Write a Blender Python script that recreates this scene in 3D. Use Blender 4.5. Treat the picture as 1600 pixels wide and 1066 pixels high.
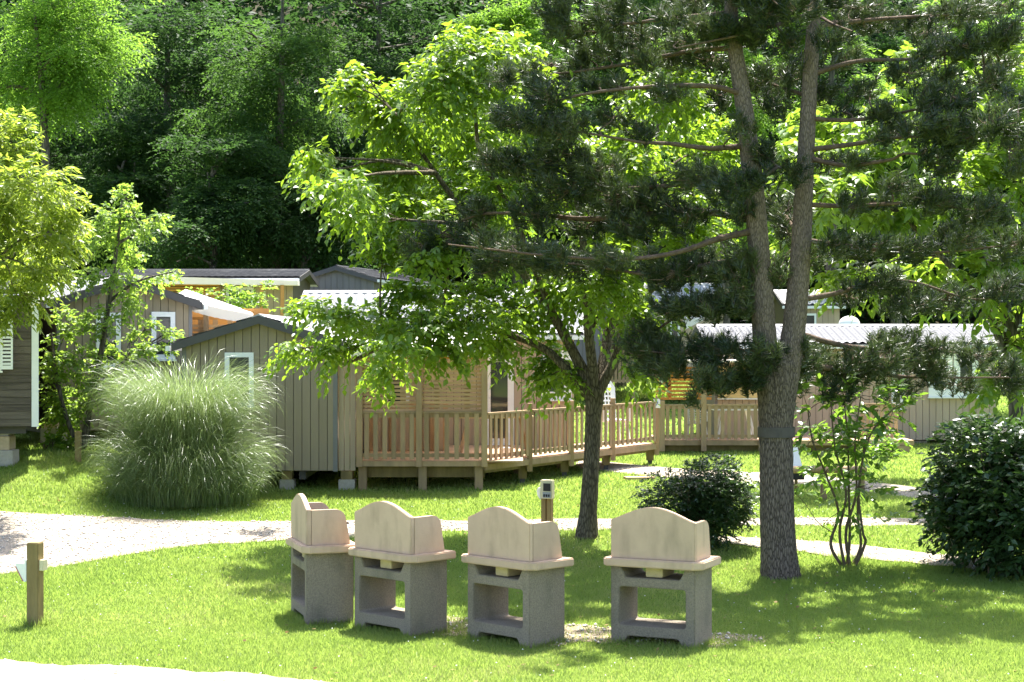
import bpy, bmesh, math, random
import numpy as np
from mathutils import Vector, Matrix

random.seed(7)
RNG = np.random.default_rng(11)
SC = bpy.context.scene
COL = SC.collection
for o in list(bpy.data.objects):
    bpy.data.objects.remove(o)

# ------------------------------------------------------------------ camera, sky, sun, exposure
F, CX, CY, CAMH = 2700.0, 800.0, 533.0, 3.2       # focal length in photo pixels, picture centre, eye height
cam_d = bpy.data.cameras.new('camera')
cam_d.sensor_width = 36.0
cam_d.lens = 36.0 * F / 1600.0
cam_d.clip_start = 0.1
cam_d.clip_end = 1500
cam = bpy.data.objects.new('camera', cam_d)
cam.location = (0, 0, CAMH)
cam.rotation_euler = (math.radians(90), 0, 0)
COL.objects.link(cam)
SC.camera = cam

SUN_EL, SUN_AZ = math.radians(66), math.radians(14)     # sun stands behind the scene, a little to the right
world = bpy.data.worlds.new('World')
SC.world = world
world.use_nodes = True
wn = world.node_tree.nodes
wl = world.node_tree.links
wn.clear()
wo = wn.new('ShaderNodeOutputWorld')
bg = wn.new('ShaderNodeBackground')
sk = wn.new('ShaderNodeTexSky')
sk.sky_type = 'NISHITA'
sk.sun_disc = False
sk.sun_elevation = SUN_EL
sk.sun_rotation = SUN_AZ
sk.air_density = 1.0
sk.dust_density = 3.0
sk.ozone_density = 1.3
bg.inputs['Strength'].default_value = 0.135
wl.new(sk.outputs['Color'], bg.inputs['Color'])
wl.new(bg.outputs['Background'], wo.inputs['Surface'])

sd = bpy.data.lights.new('sun', 'SUN')
sd.energy = 5.0
sd.angle = math.radians(0.53)
sd.color = (1.0, 0.965, 0.90)
sun = bpy.data.objects.new('sun', sd)
S = Vector((math.sin(SUN_AZ) * math.cos(SUN_EL), math.cos(SUN_AZ) * math.cos(SUN_EL), math.sin(SUN_EL)))
sun.rotation_euler = S.to_track_quat('Z', 'Y').to_euler()
sun.location = (0, 30, 40)
COL.objects.link(sun)

SC.view_settings.view_transform = 'Standard'
SC.view_settings.look = 'None'
SC.view_settings.exposure = 1.96
SC.view_settings.gamma = 1.0
SC.render.engine = 'CYCLES'
SC.cycles.max_bounces = 7
SC.cycles.diffuse_bounces = 4
SC.cycles.glossy_bounces = 2
SC.cycles.transmission_bounces = 5
SC.cycles.use_denoising = True
SC.cycles.sample_clamp_indirect = 4.0

# ------------------------------------------------------------------ helpers
def P(x, y, Y):
    """world point that stands at distance Y and shows at photo pixel x, y"""
    return np.array([(x - CX) * Y / F, Y, CAMH - (y - CY) * Y / F])

def sstep(t):
    t = np.clip(t, 0, 1)
    return t * t * (3 - 2 * t)

_gy = np.arange(-20, 400, 0.1)
_gz = np.interp(_gy, [-20, 18, 21, 24, 28, 31.4, 36, 41, 48, 58, 70, 100, 160, 400],
                [0, 0, 0.02, 0.13, 0.37, 0.5, 0.52, 0.52, 0.72, 1.15, 1.6, 2.6, 4.2, 6])
_k = np.exp(-0.5 * (np.arange(-40, 41) / 12.0) ** 2)
_gz = np.convolve(np.pad(_gz, 40, mode='edge'), _k / _k.sum(), mode='valid')

def gz(X, Y):
    X = np.asarray(X, float)
    Y = np.asarray(Y, float)
    z = np.interp(Y, _gy, _gz)
    z = z + 0.68 * sstep((-X - 5.2) / 3.2) * sstep((Y - 26) / 6)
    z = z + 0.02 * np.sin(X * 0.9 + 1) * np.sin(Y * 0.7) + 0.012 * np.sin(X * 2.1 + Y * 1.3)
    return z

def gpt(x, y):
    """where the sight line through photo pixel x, y meets the ground"""
    lo, hi = 8.0, 160.0
    for Y in np.arange(8, 160, 0.25):
        if CAMH - (y - CY) * Y / F < gz((x - CX) * Y / F, Y):
            hi = Y
            lo = Y - 0.25
            break
    for _ in range(30):
        m = (lo + hi) / 2
        if CAMH - (y - CY) * m / F < gz((x - CX) * m / F, m):
            hi = m
        else:
            lo = m
    X = (x - CX) * hi / F
    return np.array([X, hi, float(gz(X, hi))])

def topx(X, Y, Z):
    return CX + F * X / Y, CY + F * (CAMH - Z) / Y

def tag(o, label=None, cat=None, group=None, kind=None):
    if label: o['label'] = label
    if cat: o['category'] = cat
    if group: o['group'] = group
    if kind: o['kind'] = kind
    return o

def thing(name, label, cat, loc=(0, 0, 0), rz=0.0, group=None):
    o = bpy.data.objects.new(name, None)
    o.empty_display_size = 0.2
    COL.objects.link(o)
    o.location = [float(v) for v in loc]
    o.rotation_euler = (0, 0, rz)
    return tag(o, label, cat, group)

def link(name, me, mat=None, parent=None):
    o = bpy.data.objects.new(name, me)
    COL.objects.link(o)
    if mat is not None and len(me.materials) == 0:
        me.materials.append(mat)
    if parent is not None:
        o.parent = parent
    return o

def mesh_np(name, verts, faces, smooth=False, attr=None):
    """fast mesh from numpy arrays; faces is (n,3) or (n,4); attr: one float per vertex, named tone"""
    verts = np.asarray(verts, np.float32).reshape(-1, 3)
    faces = np.asarray(faces, np.int32)
    me = bpy.data.meshes.new(name)
    n, k = faces.shape
    me.vertices.add(len(verts))
    me.vertices.foreach_set('co', verts.ravel())
    me.loops.add(n * k)
    me.loops.foreach_set('vertex_index', faces.ravel())
    me.polygons.add(n)
    me.polygons.foreach_set('loop_start', np.arange(0, n * k, k, dtype=np.int32))
    try:
        me.polygons.foreach_set('loop_total', np.full(n, k, dtype=np.int32))
    except Exception:
        pass
    if smooth:
        me.polygons.foreach_set('use_smooth', np.ones(n, dtype=bool))
    if attr is not None:
        a = me.attributes.new('tone', 'FLOAT', 'POINT')
        a.data.foreach_set('value', np.asarray(attr, np.float32))
    me.update(calc_edges=True)
    return me

class MB:
    """collects boxes, prisms and tubes into one mesh"""
    def __init__(self):
        self.v, self.f = [], []
    def add(self, v, f):
        n = len(self.v)
        self.v += [tuple(float(c) for c in p) for p in v]
        self.f += [tuple(i + n for i in q) for q in f]
        return self
    def box(self, x0, x1, y0, y1, z0, z1):
        v = [(x0, y0, z0), (x1, y0, z0), (x1, y1, z0), (x0, y1, z0), (x0, y0, z1), (x1, y0, z1), (x1, y1, z1), (x0, y1, z1)]
        return self.add(v, [(0, 3, 2, 1), (4, 5, 6, 7), (0, 1, 5, 4), (1, 2, 6, 5), (2, 3, 7, 6), (3, 0, 4, 7)])
    def prism(self, base, off):
        """polygon base (counter-clockwise seen against off) pushed along off"""
        n = len(base)
        b = [np.array(p, float) for p in base]
        t = [p + np.array(off, float) for p in b]
        f = [tuple(reversed(range(n))), tuple(range(n, 2 * n))]
        f += [(i, (i + 1) % n, n + (i + 1) % n, n + i) for i in range(n)]
        return self.add(b + t, f)
    def bar(self, a, b, w, h, up=(0, 0, 1)):
        a = np.array(a, float); b = np.array(b, float)
        d = b - a; d /= np.linalg.norm(d)
        s = np.cross(d, up)
        if np.linalg.norm(s) < 1e-4: s = np.cross(d, (1, 0, 0))
        s /= np.linalg.norm(s)
        u = np.cross(s, d)
        q = [-s * w / 2 - u * h / 2, s * w / 2 - u * h / 2, s * w / 2 + u * h / 2, -s * w / 2 + u * h / 2]
        v = [a + k for k in q] + [b + k for k in q]
        return self.add(v, [(3, 2, 1, 0), (4, 5, 6, 7), (0, 1, 5, 4), (1, 2, 6, 5), (2, 3, 7, 6), (3, 0, 4, 7)])
    def build(self, name, mat, parent=None, bevel=0.0, smooth=False):
        me = bpy.data.meshes.new(name)
        me.from_pydata(self.v, [], self.f)
        bm = bmesh.new()
        bm.from_mesh(me)
        bmesh.ops.recalc_face_normals(bm, faces=bm.faces)
        if bevel > 0:
            es = [e for e in bm.edges if len(e.link_faces) == 2 and e.calc_face_angle(0) > 0.5]
            bmesh.ops.bevel(bm, geom=es, offset=bevel, segments=2, affect='EDGES', clamp_overlap=True)
        bm.to_mesh(me)
        bm.free()
        if smooth:
            for p in me.polygons: p.use_smooth = True
        me.update()
        return link(name, me, mat, parent)

def one_box(name, mat, parent, *b, bevel=0.0):
    return MB().box(*b).build(name, mat, parent, bevel)

def extrude_outline(name, loops, t, axis, mat, parent=None, bevel=0.0, at=0.0):
    """closed 2D loops (first the outline, then holes) filled and given thickness t.
    axis 'y': loops are (x,z), pushed along +y; axis 'x': loops are (y,z), pushed along +x; axis 'z': (x,y) pushed up"""
    bm = bmesh.new()
    edges = []
    for lp in loops:
        vs = []
        for u, w in lp:
            co = {'y': (u, at, w), 'x': (at, u, w), 'z': (u, w, at)}[axis]
            vs.append(bm.verts.new(co))
        for i in range(len(vs)):
            edges.append(bm.edges.new((vs[i], vs[(i + 1) % len(vs)])))
    bmesh.ops.triangle_fill(bm, use_beauty=True, use_dissolve=False, edges=edges)
    r = bmesh.ops.extrude_face_region(bm, geom=bm.faces[:])
    d = {'y': (0, t, 0), 'x': (t, 0, 0), 'z': (0, 0, t)}[axis]
    bmesh.ops.translate(bm, vec=d, verts=[g for g in r['geom'] if isinstance(g, bmesh.types.BMVert)])
    bmesh.ops.recalc_face_normals(bm, faces=bm.faces)
    if bevel > 0:
        es = [e for e in bm.edges if len(e.link_faces) == 2 and e.calc_face_angle(0) > 0.6]
        bmesh.ops.bevel(bm, geom=es, offset=bevel, segments=2, affect='EDGES', clamp_overlap=True)
    me = bpy.data.meshes.new(name)
    bm.to_mesh(me)
    bm.free()
    return link(name, me, mat, parent)

def tube_arrays(pts, rad, seg=10, rough=0.0, sub=1, seed=0, ridge=0):
    """rings along a polyline; returns verts, quad faces"""
    pts = np.asarray(pts, float); rad = np.asarray(rad, float)
    if sub > 1:
        t = np.arange(len(pts))
        tt = np.linspace(0, len(pts) - 1, (len(pts) - 1) * sub + 1)
        # smooth interpolation (Catmull-Rom)
        p0 = np.vstack([2 * pts[0] - pts[1], pts, 2 * pts[-1] - pts[-2]])
        out = []
        for q in tt:
            i = min(int(q), len(pts) - 2); u = q - i
            a, b, c, d = p0[i], p0[i + 1], p0[i + 2], p0[i + 3]
            out.append(0.5 * (2 * b + (c - a) * u + (2 * a - 5 * b + 4 * c - d) * u * u + (3 * b - a - 3 * c + d) * u ** 3))
        rad = np.interp(tt, t, rad)
        pts = np.array(out)
    rs = np.random.default_rng(seed)
    n = len(pts)
    d = np.gradient(pts, axis=0)
    d /= np.linalg.norm(d, axis=1)[:, None] + 1e-9
    ref = np.array([0.13, 1.0, 0.07]) if abs(d[0][1]) < 0.8 else np.array([1.0, 0.1, 0.05])
    s = np.cross(d, ref); s /= np.linalg.norm(s, axis=1)[:, None]
    u = np.cross(s, d)
    a = np.linspace(0, 2 * math.pi, seg, endpoint=False)
    R = np.repeat(rad[:, None], seg, 1)
    if rough > 0:
        R = R * (1 + rough * rs.standard_normal((n, seg)))
    if ridge > 0:
        prof = np.zeros((n, seg))
        for k in range(3):
            fr = [7, 13, 19][k]
            ph = rs.uniform(0, 6.28) + np.cumsum(rs.normal(0, 0.16, n))
            prof += np.sin(fr * a[None, :] + ph[:, None]) / (k + 1)
        R = R * (1 + ridge * np.clip(prof, -1.2, 0.5))
    v = pts[:, None, :] + R[:, :, None] * (np.cos(a)[None, :, None] * s[:, None, :] + np.sin(a)[None, :, None] * u[:, None, :])
    v = v.reshape(-1, 3)
    i = np.arange(n - 1)[:, None] * seg
    j = np.arange(seg)[None, :]
    j2 = (j + 1) % seg
    f = np.stack([i + j, i + j2, i + seg + j2, i + seg + j], -1).reshape(-1, 4)
    return v, f

class NB:
    """numpy accumulator with equal face size"""
    def __init__(self): self.v, self.f, self.a, self.n = [], [], [], 0
    def add(self, v, f, tone=None):
        v = np.asarray(v).reshape(-1, 3)
        self.v.append(v); self.f.append(np.asarray(f) + self.n); self.n += len(v)
        self.a.append(np.zeros(len(v)) if tone is None else np.asarray(tone))
    def build(self, name, mat, parent=None, smooth=False):
        me = mesh_np(name, np.concatenate(self.v), np.concatenate(self.f), smooth, np.concatenate(self.a))
        return link(name, me, mat, parent)

def unit(v):
    return v / (np.linalg.norm(v, axis=-1, keepdims=True) + 1e-9)

def rand_dirs(n, rng=RNG):
    return unit(rng.standard_normal((n, 3)))

# ------------------------------------------------------------------ materials
def mat_new(name):
    m = bpy.data.materials.new(name)
    m.use_nodes = True
    nt = m.node_tree
    b = nt.nodes['Principled BSDF']
    return m, nt, b

def simple(name, col, rough=0.7, var=0.12, scale=6.0, stretch=(1, 1, 1), bump=0.0, bscale=60.0, spec=0.3, metal=0.0, rnd=0.0, dirt=None):
    """procedural surface: two-octave colour grain, optional bump, optional per-object tint, optional stains"""
    m, nt, b = mat_new(name)
    N, L = nt.nodes, nt.links
    tc = N.new('ShaderNodeTexCoord')
    mp = N.new('ShaderNodeMapping')
    mp.inputs['Scale'].default_value = stretch
    L.new(tc.outputs['Object'], mp.inputs['Vector'])
    n1 = N.new('ShaderNodeTexNoise')
    n1.inputs['Scale'].default_value = scale
    n1.inputs['Detail'].default_value = 8
    n1.inputs['Roughness'].default_value = 0.65
    src = mp.outputs['Vector']
    if rnd > 0:
        oi = N.new('ShaderNodeObjectInfo')
        vm = N.new('ShaderNodeVectorMath'); vm.operation = 'MULTIPLY_ADD'
        vm.inputs[1].default_value = (1, 1, 1)
        cv = N.new('ShaderNodeVectorMath'); cv.operation = 'SCALE'
        cv.inputs[0].default_value = (13, 7, 5)
        L.new(oi.outputs['Random'], cv.inputs['Scale'])
        L.new(src, vm.inputs[0]); L.new(cv.outputs['Vector'], vm.inputs[2])
        src = vm.outputs['Vector']
    L.new(src, n1.inputs['Vector'])
    hi = [min(1, c * (1 + var)) for c in col]; lo = [c * (1 - var) for c in col]
    cr = N.new('ShaderNodeValToRGB')
    cr.color_ramp.elements[0].position = 0.3; cr.color_ramp.elements[0].color = (*lo, 1)
    cr.color_ramp.elements[1].position = 0.72; cr.color_ramp.elements[1].color = (*hi, 1)
    L.new(n1.outputs['Fac'], cr.inputs['Fac'])
    out = cr.outputs['Color']
    if rnd > 0:
        mr = N.new('ShaderNodeMapRange')
        mr.inputs['To Min'].default_value = 1 - rnd; mr.inputs['To Max'].default_value = 1 + rnd
        L.new(oi.outputs['Random'], mr.inputs['Value'])
        hs = N.new('ShaderNodeHueSaturation')
        L.new(mr.outputs['Result'], hs.inputs['Value'])
        L.new(out, hs.inputs['Color'])
        out = hs.outputs['Color']
    if dirt:
        n2 = N.new('ShaderNodeTexNoise'); n2.inputs['Scale'].default_value = dirt[1]; n2.inputs['Detail'].default_value = 6
        if len(dirt) > 3:
            m2 = N.new('ShaderNodeMapping'); m2.inputs['Scale'].default_value = dirt[3]
            L.new(src if rnd > 0 else tc.outputs['Object'], m2.inputs['Vector']); L.new(m2.outputs['Vector'], n2.inputs['Vector'])
        else:
            L.new(src if rnd > 0 else tc.outputs['Object'], n2.inputs['Vector'])
        r2 = N.new('ShaderNodeValToRGB')
        r2.color_ramp.elements[0].position = 0.52; r2.color_ramp.elements[0].color = (0, 0, 0, 1)
        r2.color_ramp.elements[1].position = 0.72; r2.color_ramp.elements[1].color = (dirt[2],) * 3 + (1,)
        L.new(n2.outputs['Fac'], r2.inputs['Fac'])
        mx = N.new('ShaderNodeMixRGB')
        mx.inputs['Color2'].default_value = (*dirt[0], 1)
        L.new(r2.outputs['Color'], mx.inputs['Fac']); L.new(out, mx.inputs['Color1'])
        out = mx.outputs['Color']
    L.new(out, b.inputs['Base Color'])
    b.inputs['Roughness'].default_value = rough
    b.inputs['Specular IOR Level'].default_value = spec
    b.inputs['Metallic'].default_value = metal
    if bump > 0:
        nb = N.new('ShaderNodeTexNoise'); nb.inputs['Scale'].default_value = bscale; nb.inputs['Detail'].default_value = 5
        L.new(mp.outputs['Vector'], nb.inputs['Vector'])
        bp = N.new('ShaderNodeBump'); bp.inputs['Strength'].default_value = bump; bp.inputs['Distance'].default_value = 0.02
        L.new(nb.outputs['Fac'], bp.inputs['Height'])
        L.new(bp.outputs['Normal'], b.inputs['Normal'])
    return m

def leafy(name, lo, hi, tr, tfac=0.5, rough=0.42, spec=0.35, dry=None):
    """leaf surface: reflecting and letting light through; 'tone' (one value per leaf) picks the colour"""
    m, nt, b = mat_new(name)
    N, L = nt.nodes, nt.links
    at = N.new('ShaderNodeAttribute'); at.attribute_name = 'tone'
    cr = N.new('ShaderNodeValToRGB')
    cr.color_ramp.elements[0].color = (*lo, 1); cr.color_ramp.elements[1].color = (*hi, 1)
    if dry:
        cr.color_ramp.elements[1].position = 0.86
        e = cr.color_ramp.elements.new(1.0); e.color = (*dry, 1)
    L.new(at.outputs['Fac'], cr.inputs['Fac'])
    L.new(cr.outputs['Color'], b.inputs['Base Color'])
    b.inputs['Roughness'].default_value = rough
    b.inputs['Specular IOR Level'].default_value = spec
    tl = N.new('ShaderNodeBsdfTranslucent')
    mc = N.new('ShaderNodeMixRGB'); mc.blend_type = 'MIX'; mc.inputs['Fac'].default_value = 0.65
    mc.inputs['Color2'].default_value = (*tr, 1)
    L.new(cr.outputs['Color'], mc.inputs['Color1'])
    L.new(mc.outputs['Color'], tl.inputs['Color'])
    mx = N.new('ShaderNodeMixShader'); mx.inputs['Fac'].default_value = tfac
    L.new(b.outputs['BSDF'], mx.inputs[1]); L.new(tl.outputs['BSDF'], mx.inputs[2])
    L.new(mx.outputs['Shader'], N['Material Output'].inputs['Surface'])
    return m

M = {}
M['leaf_mulberry'] = leafy('mulberry_leaf', (0.055, 0.12, 0.014), (0.13, 0.21, 0.026), (0.38, 0.58, 0.03), 0.5, 0.36, 0.45)
M['leaf_chestnut'] = leafy('chestnut_leaf', (0.085, 0.15, 0.018), (0.20, 0.25, 0.04), (0.48, 0.62, 0.06), 0.55, 0.4, 0.45)
M['leaf_maple'] = leafy('maple_leaf', (0.085, 0.16, 0.022), (0.16, 0.24, 0.045), (0.42, 0.62, 0.07), 0.55, 0.45, 0.35)
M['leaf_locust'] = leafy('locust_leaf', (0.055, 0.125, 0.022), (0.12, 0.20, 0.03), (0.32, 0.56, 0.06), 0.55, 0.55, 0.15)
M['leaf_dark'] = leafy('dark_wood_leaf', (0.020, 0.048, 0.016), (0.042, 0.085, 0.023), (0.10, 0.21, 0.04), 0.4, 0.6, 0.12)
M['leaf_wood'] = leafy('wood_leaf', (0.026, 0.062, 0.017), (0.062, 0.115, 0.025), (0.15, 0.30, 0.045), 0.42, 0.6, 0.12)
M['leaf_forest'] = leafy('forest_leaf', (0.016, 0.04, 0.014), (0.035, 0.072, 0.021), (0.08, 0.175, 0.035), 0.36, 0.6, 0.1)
M['leaf_large'] = leafy('large_leaf', (0.06, 0.13, 0.016), (0.15, 0.21, 0.03), (0.36, 0.55, 0.04), 0.5, 0.34, 0.5)
M['leaf_bush'] = leafy('bush_leaf', (0.022, 0.052, 0.016), (0.05, 0.09, 0.028), (0.10, 0.2, 0.03), 0.3, 0.33, 0.55)
M['leaf_shrub'] = leafy('shrub_leaf', (0.05, 0.115, 0.02), (0.10, 0.17, 0.03), (0.30, 0.52, 0.04), 0.5, 0.35, 0.5)
M['needle'] = leafy('pine_needle', (0.014, 0.031, 0.010), (0.078, 0.102, 0.033), (0.11, 0.17, 0.04), 0.2, 0.4, 0.5)
M['pampas'] = leafy('pampas_blade', (0.075, 0.135, 0.035), (0.22, 0.265, 0.11), (0.31, 0.42, 0.13), 0.38, 0.33, 0.6)
M['grass'] = leafy('lawn_grass', (0.10, 0.175, 0.03), (0.205, 0.255, 0.066), (0.43, 0.59, 0.10), 0.5, 0.5, 0.3, dry=(0.36, 0.31, 0.15))

M['leaf_dry'] = leafy('dry_leaf', (0.12, 0.075, 0.035), (0.30, 0.22, 0.10), (0.3, 0.2, 0.08), 0.25, 0.7, 0.1)

def bark(name, dark, light, vs=(14, 14, 2.2), disp=0.6):
    m, nt, b = mat_new(name)
    N, L = nt.nodes, nt.links
    tc = N.new('ShaderNodeTexCoord'); mp = N.new('ShaderNodeMapping'); mp.inputs['Scale'].default_value = vs
    L.new(tc.outputs['Object'], mp.inputs['Vector'])
    n0 = N.new('ShaderNodeTexNoise'); n0.inputs['Scale'].default_value = 1.2; n0.inputs['Detail'].default_value = 4
    L.new(mp.outputs['Vector'], n0.inputs['Vector'])
    vo = N.new('ShaderNodeTexVoronoi'); vo.feature = 'DISTANCE_TO_EDGE'; vo.inputs['Scale'].default_value = 1.6
    mxv = N.new('ShaderNodeMixRGB'); mxv.inputs['Fac'].default_value = 0.25
    L.new(mp.outputs['Vector'], mxv.inputs['Color1']); L.new(n0.outputs['Color'], mxv.inputs['Color2'])
    L.new(mxv.outputs['Color'], vo.inputs['Vector'])
    n2 = N.new('ShaderNodeTexNoise'); n2.inputs['Scale'].default_value = 3.5; n2.inputs['Detail'].default_value = 8; n2.inputs['Roughness'].default_value = 0.7
    L.new(mp.outputs['Vector'], n2.inputs['Vector'])
    ml = N.new('ShaderNodeMath'); ml.operation = 'MULTIPLY'
    r0 = N.new('ShaderNodeMapRange'); r0.inputs['From Max'].default_value = 0.22; r0.inputs['To Min'].default_value = 0.25
    L.new(vo.outputs['Distance'], r0.inputs['Value'])
    L.new(r0.outputs['Result'], ml.inputs[0]); L.new(n2.outputs['Fac'], ml.inputs[1])
    cr = N.new('ShaderNodeValToRGB')
    cr.color_ramp.elements[0].position = 0.12; cr.color_ramp.elements[0].color = (*dark, 1)
    cr.color_ramp.elements[1].position = 0.62; cr.color_ramp.elements[1].color = (*light, 1)
    L.new(ml.outputs['Value'], cr.inputs['Fac'])
    L.new(cr.outputs['Color'], b.inputs['Base Color'])
    b.inputs['Roughness'].default_value = 0.9; b.inputs['Specular IOR Level'].default_value = 0.15
    bp = N.new('ShaderNodeBump'); bp.inputs['Strength'].default_value = disp; bp.inputs['Distance'].default_value = 0.03
    L.new(ml.outputs['Value'], bp.inputs['Height']); L.new(bp.outputs['Normal'], b.inputs['Normal'])
    return m

M['bark_pine'] = bark('pine_bark', (0.05, 0.04, 0.03), (0.30, 0.24, 0.185), (34, 34, 6.5), 1.0)
M['bark_stem'] = bark('pine_stem_bark', (0.10, 0.078, 0.06), (0.32, 0.25, 0.20), (40, 40, 9), 0.9)
M['bark_limb'] = simple('pine_limb_bark', (0.115, 0.082, 0.058), 0.9, 0.4, 14, bump=0.7, bscale=60, spec=0.15)
M['bark_mulberry'] = bark('mulberry_bark', (0.05, 0.04, 0.026), (0.20, 0.165, 0.11), (22, 22, 5.0), 0.8)
M['bark_grey'] = bark('grey_bark', (0.05, 0.045, 0.035), (0.17, 0.15, 0.12), (10, 10, 2.0), 0.6)
M['twig'] = simple('twig', (0.16, 0.12, 0.08), 0.85, 0.25, 9)
M['stem'] = simple('shrub_stem', (0.12, 0.09, 0.055), 0.85, 0.25, 20)

M['concrete'] = simple('aggregate_concrete', (0.27, 0.226, 0.172), 0.92, 0.3, 65, bump=0.8, bscale=90, spec=0.1, rnd=0.05, dirt=((0.14, 0.125, 0.095), 3.2, 0.6, (1, 1, 0.5)))
M['mortar'] = simple('beige_cast_stone', (0.50, 0.363, 0.255), 0.85, 0.08, 4, bump=0.2, bscale=120, spec=0.2, rnd=0.06, dirt=((0.27, 0.205, 0.14), 5.0, 0.55, (1, 1, 0.3)))
M['fire_brick'] = simple('fire_brick', (0.50, 0.40, 0.22), 0.9, 0.14, 12, bump=0.2, bscale=70)
M['soot'] = simple('sooty_iron', (0.03, 0.028, 0.026), 0.75, 0.3, 20)
M['board_taupe'] = simple('taupe_cladding', (0.285, 0.23, 0.16), 0.72, 0.06, 3, (1, 1, 0.25), 0.12, 40, 0.3, rnd=0.07)
M['board_pink'] = simple('sand_cladding', (0.42, 0.325, 0.23), 0.72, 0.06, 3, (1, 1, 0.25), 0.12, 40, 0.3, rnd=0.06)
M['board_dark'] = simple('slate_grey_cladding', (0.17, 0.155, 0.155), 0.75, 0.07, 3, (1, 1, 0.25), 0.1, 40, 0.3, rnd=0.08)
M['shell'] = simple('dark_joint', (0.13, 0.105, 0.075), 0.9, 0.1, 4)
M['trim_dark'] = simple('anthracite_trim', (0.075, 0.07, 0.07), 0.5, 0.1, 5)
M['trim_grey'] = simple('grey_corner_trim', (0.17, 0.165, 0.165), 0.5, 0.08, 5)
M['white'] = simple('white_upvc', (0.80, 0.80, 0.79), 0.4, 0.03, 4, spec=0.4)
M['cream'] = simple('cream_fascia', (0.72, 0.66, 0.52), 0.55, 0.04, 4)
M['roof_white'] = simple('pale_roof_sheet', (0.40, 0.395, 0.385), 0.5, 0.08, 3, spec=0.3, dirt=((0.24, 0.235, 0.22), 1.6, 0.6))
M['roof_dark'] = simple('slate_roof_sheet', (0.016, 0.018, 0.023), 0.8, 0.25, 3, spec=0.12, dirt=((0.07, 0.07, 0.07), 2.5, 0.6))
M['roof_silver'] = simple('silvery_roof_tiles', (0.17, 0.168, 0.175), 0.55, 0.08, 3, spec=0.2, dirt=((0.12, 0.12, 0.12), 2.0, 0.5))
M['weathered'] = simple('weathered_dark_planks', (0.115, 0.095, 0.078), 0.85, 0.35, 3.2, (0.5, 1, 9), 0.35, 30, 0.2, rnd=0.22, dirt=((0.20, 0.16, 0.12), 1.5, 0.5))
M['deck_wood'] = simple('treated_deck_wood', (0.40, 0.27, 0.155), 0.8, 0.22, 5, (1, 1, 0.25), 0.3, 45, 0.2, rnd=0.15, dirt=((0.22, 0.18, 0.12), 2.2, 0.4))
M['rail_wood'] = simple('weathered_rail_wood', (0.33, 0.225, 0.13), 0.82, 0.2, 5, (1, 1, 0.22), 0.3, 45, 0.2, rnd=0.16, dirt=((0.17, 0.15, 0.10), 2.2, 0.45))
M['plank_wood'] = simple('deck_floor_planks', (0.50, 0.33, 0.215), 0.8, 0.15, 4, (1, 6, 1), 0.2, 40, 0.2, rnd=0.1)
M['slat_wood'] = simple('screen_slat_wood', (0.43, 0.275, 0.15), 0.75, 0.18, 4, (0.3, 1, 1), 0.2, 40, 0.2, rnd=0.16)
M['orange_wood'] = simple('orange_wood_with_glow', (0.50, 0.24, 0.07), 0.7, 0.18, 4, (0.3, 1, 1), 0.2, 40, 0.2, rnd=0.12)  # orange wood tone, with the warm light under canvas awnings put into the colour
M['yellow_panel'] = simple('pale_yellow_panel', (0.66, 0.50, 0.24), 0.65, 0.06, 4)
M['post_wood'] = simple('treated_post_wood', (0.235, 0.175, 0.075), 0.85, 0.25, 7, (1, 1, 0.2), 0.35, 50, 0.2, dirt=((0.09, 0.075, 0.04), 2.2, 0.55))
M['plastic_white'] = simple('white_plastic', (0.78, 0.77, 0.74), 0.35, 0.03, 4, spec=0.5)
M['plastic_cream'] = simple('cream_plastic', (0.60, 0.54, 0.36), 0.45, 0.05, 6, spec=0.4)
M['plastic_grey'] = simple('grey_plastic', (0.30, 0.31, 0.33), 0.4, 0.05, 6, spec=0.4)
M['plastic_red'] = simple('faded_red_plastic', (0.42, 0.16, 0.15), 0.4, 0.1, 6, spec=0.4)
M['black'] = simple('black_gap', (0.02, 0.02, 0.02), 0.6, 0.1, 6)
M['block'] = simple('concrete_block', (0.40, 0.36, 0.31), 0.92, 0.14, 18, bump=0.3, bscale=90, rnd=0.12)
M['block_tan'] = simple('tan_concrete_block', (0.50, 0.38, 0.25), 0.92, 0.14, 18, bump=0.3, bscale=90)
M['band'] = simple('grey_trunk_band', (0.075, 0.065, 0.055), 0.7, 0.2, 10)
M['blue'] = simple('blue_print', (0.03, 0.08, 0.35), 0.5, 0.0, 4)

def glass_mat():
    m, nt, b = mat_new('window_glass')
    N, L = nt.nodes, nt.links
    tc = N.new('ShaderNodeTexCoord'); n = N.new('ShaderNodeTexNoise'); n.inputs['Scale'].default_value = 1.3
    L.new(tc.outputs['Object'], n.inputs['Vector'])
    cr = N.new('ShaderNodeValToRGB')
    cr.color_ramp.elements[0].color = (0.015, 0.018, 0.018, 1); cr.color_ramp.elements[1].color = (0.05, 0.06, 0.055, 1)
    L.new(n.outputs['Fac'], cr.inputs['Fac']); L.new(cr.outputs['Color'], b.inputs['Base Color'])
    b.inputs['Roughness'].default_value = 0.06; b.inputs['Specular IOR Level'].default_value = 0.7
    return m
M['glass'] = glass_mat()

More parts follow.
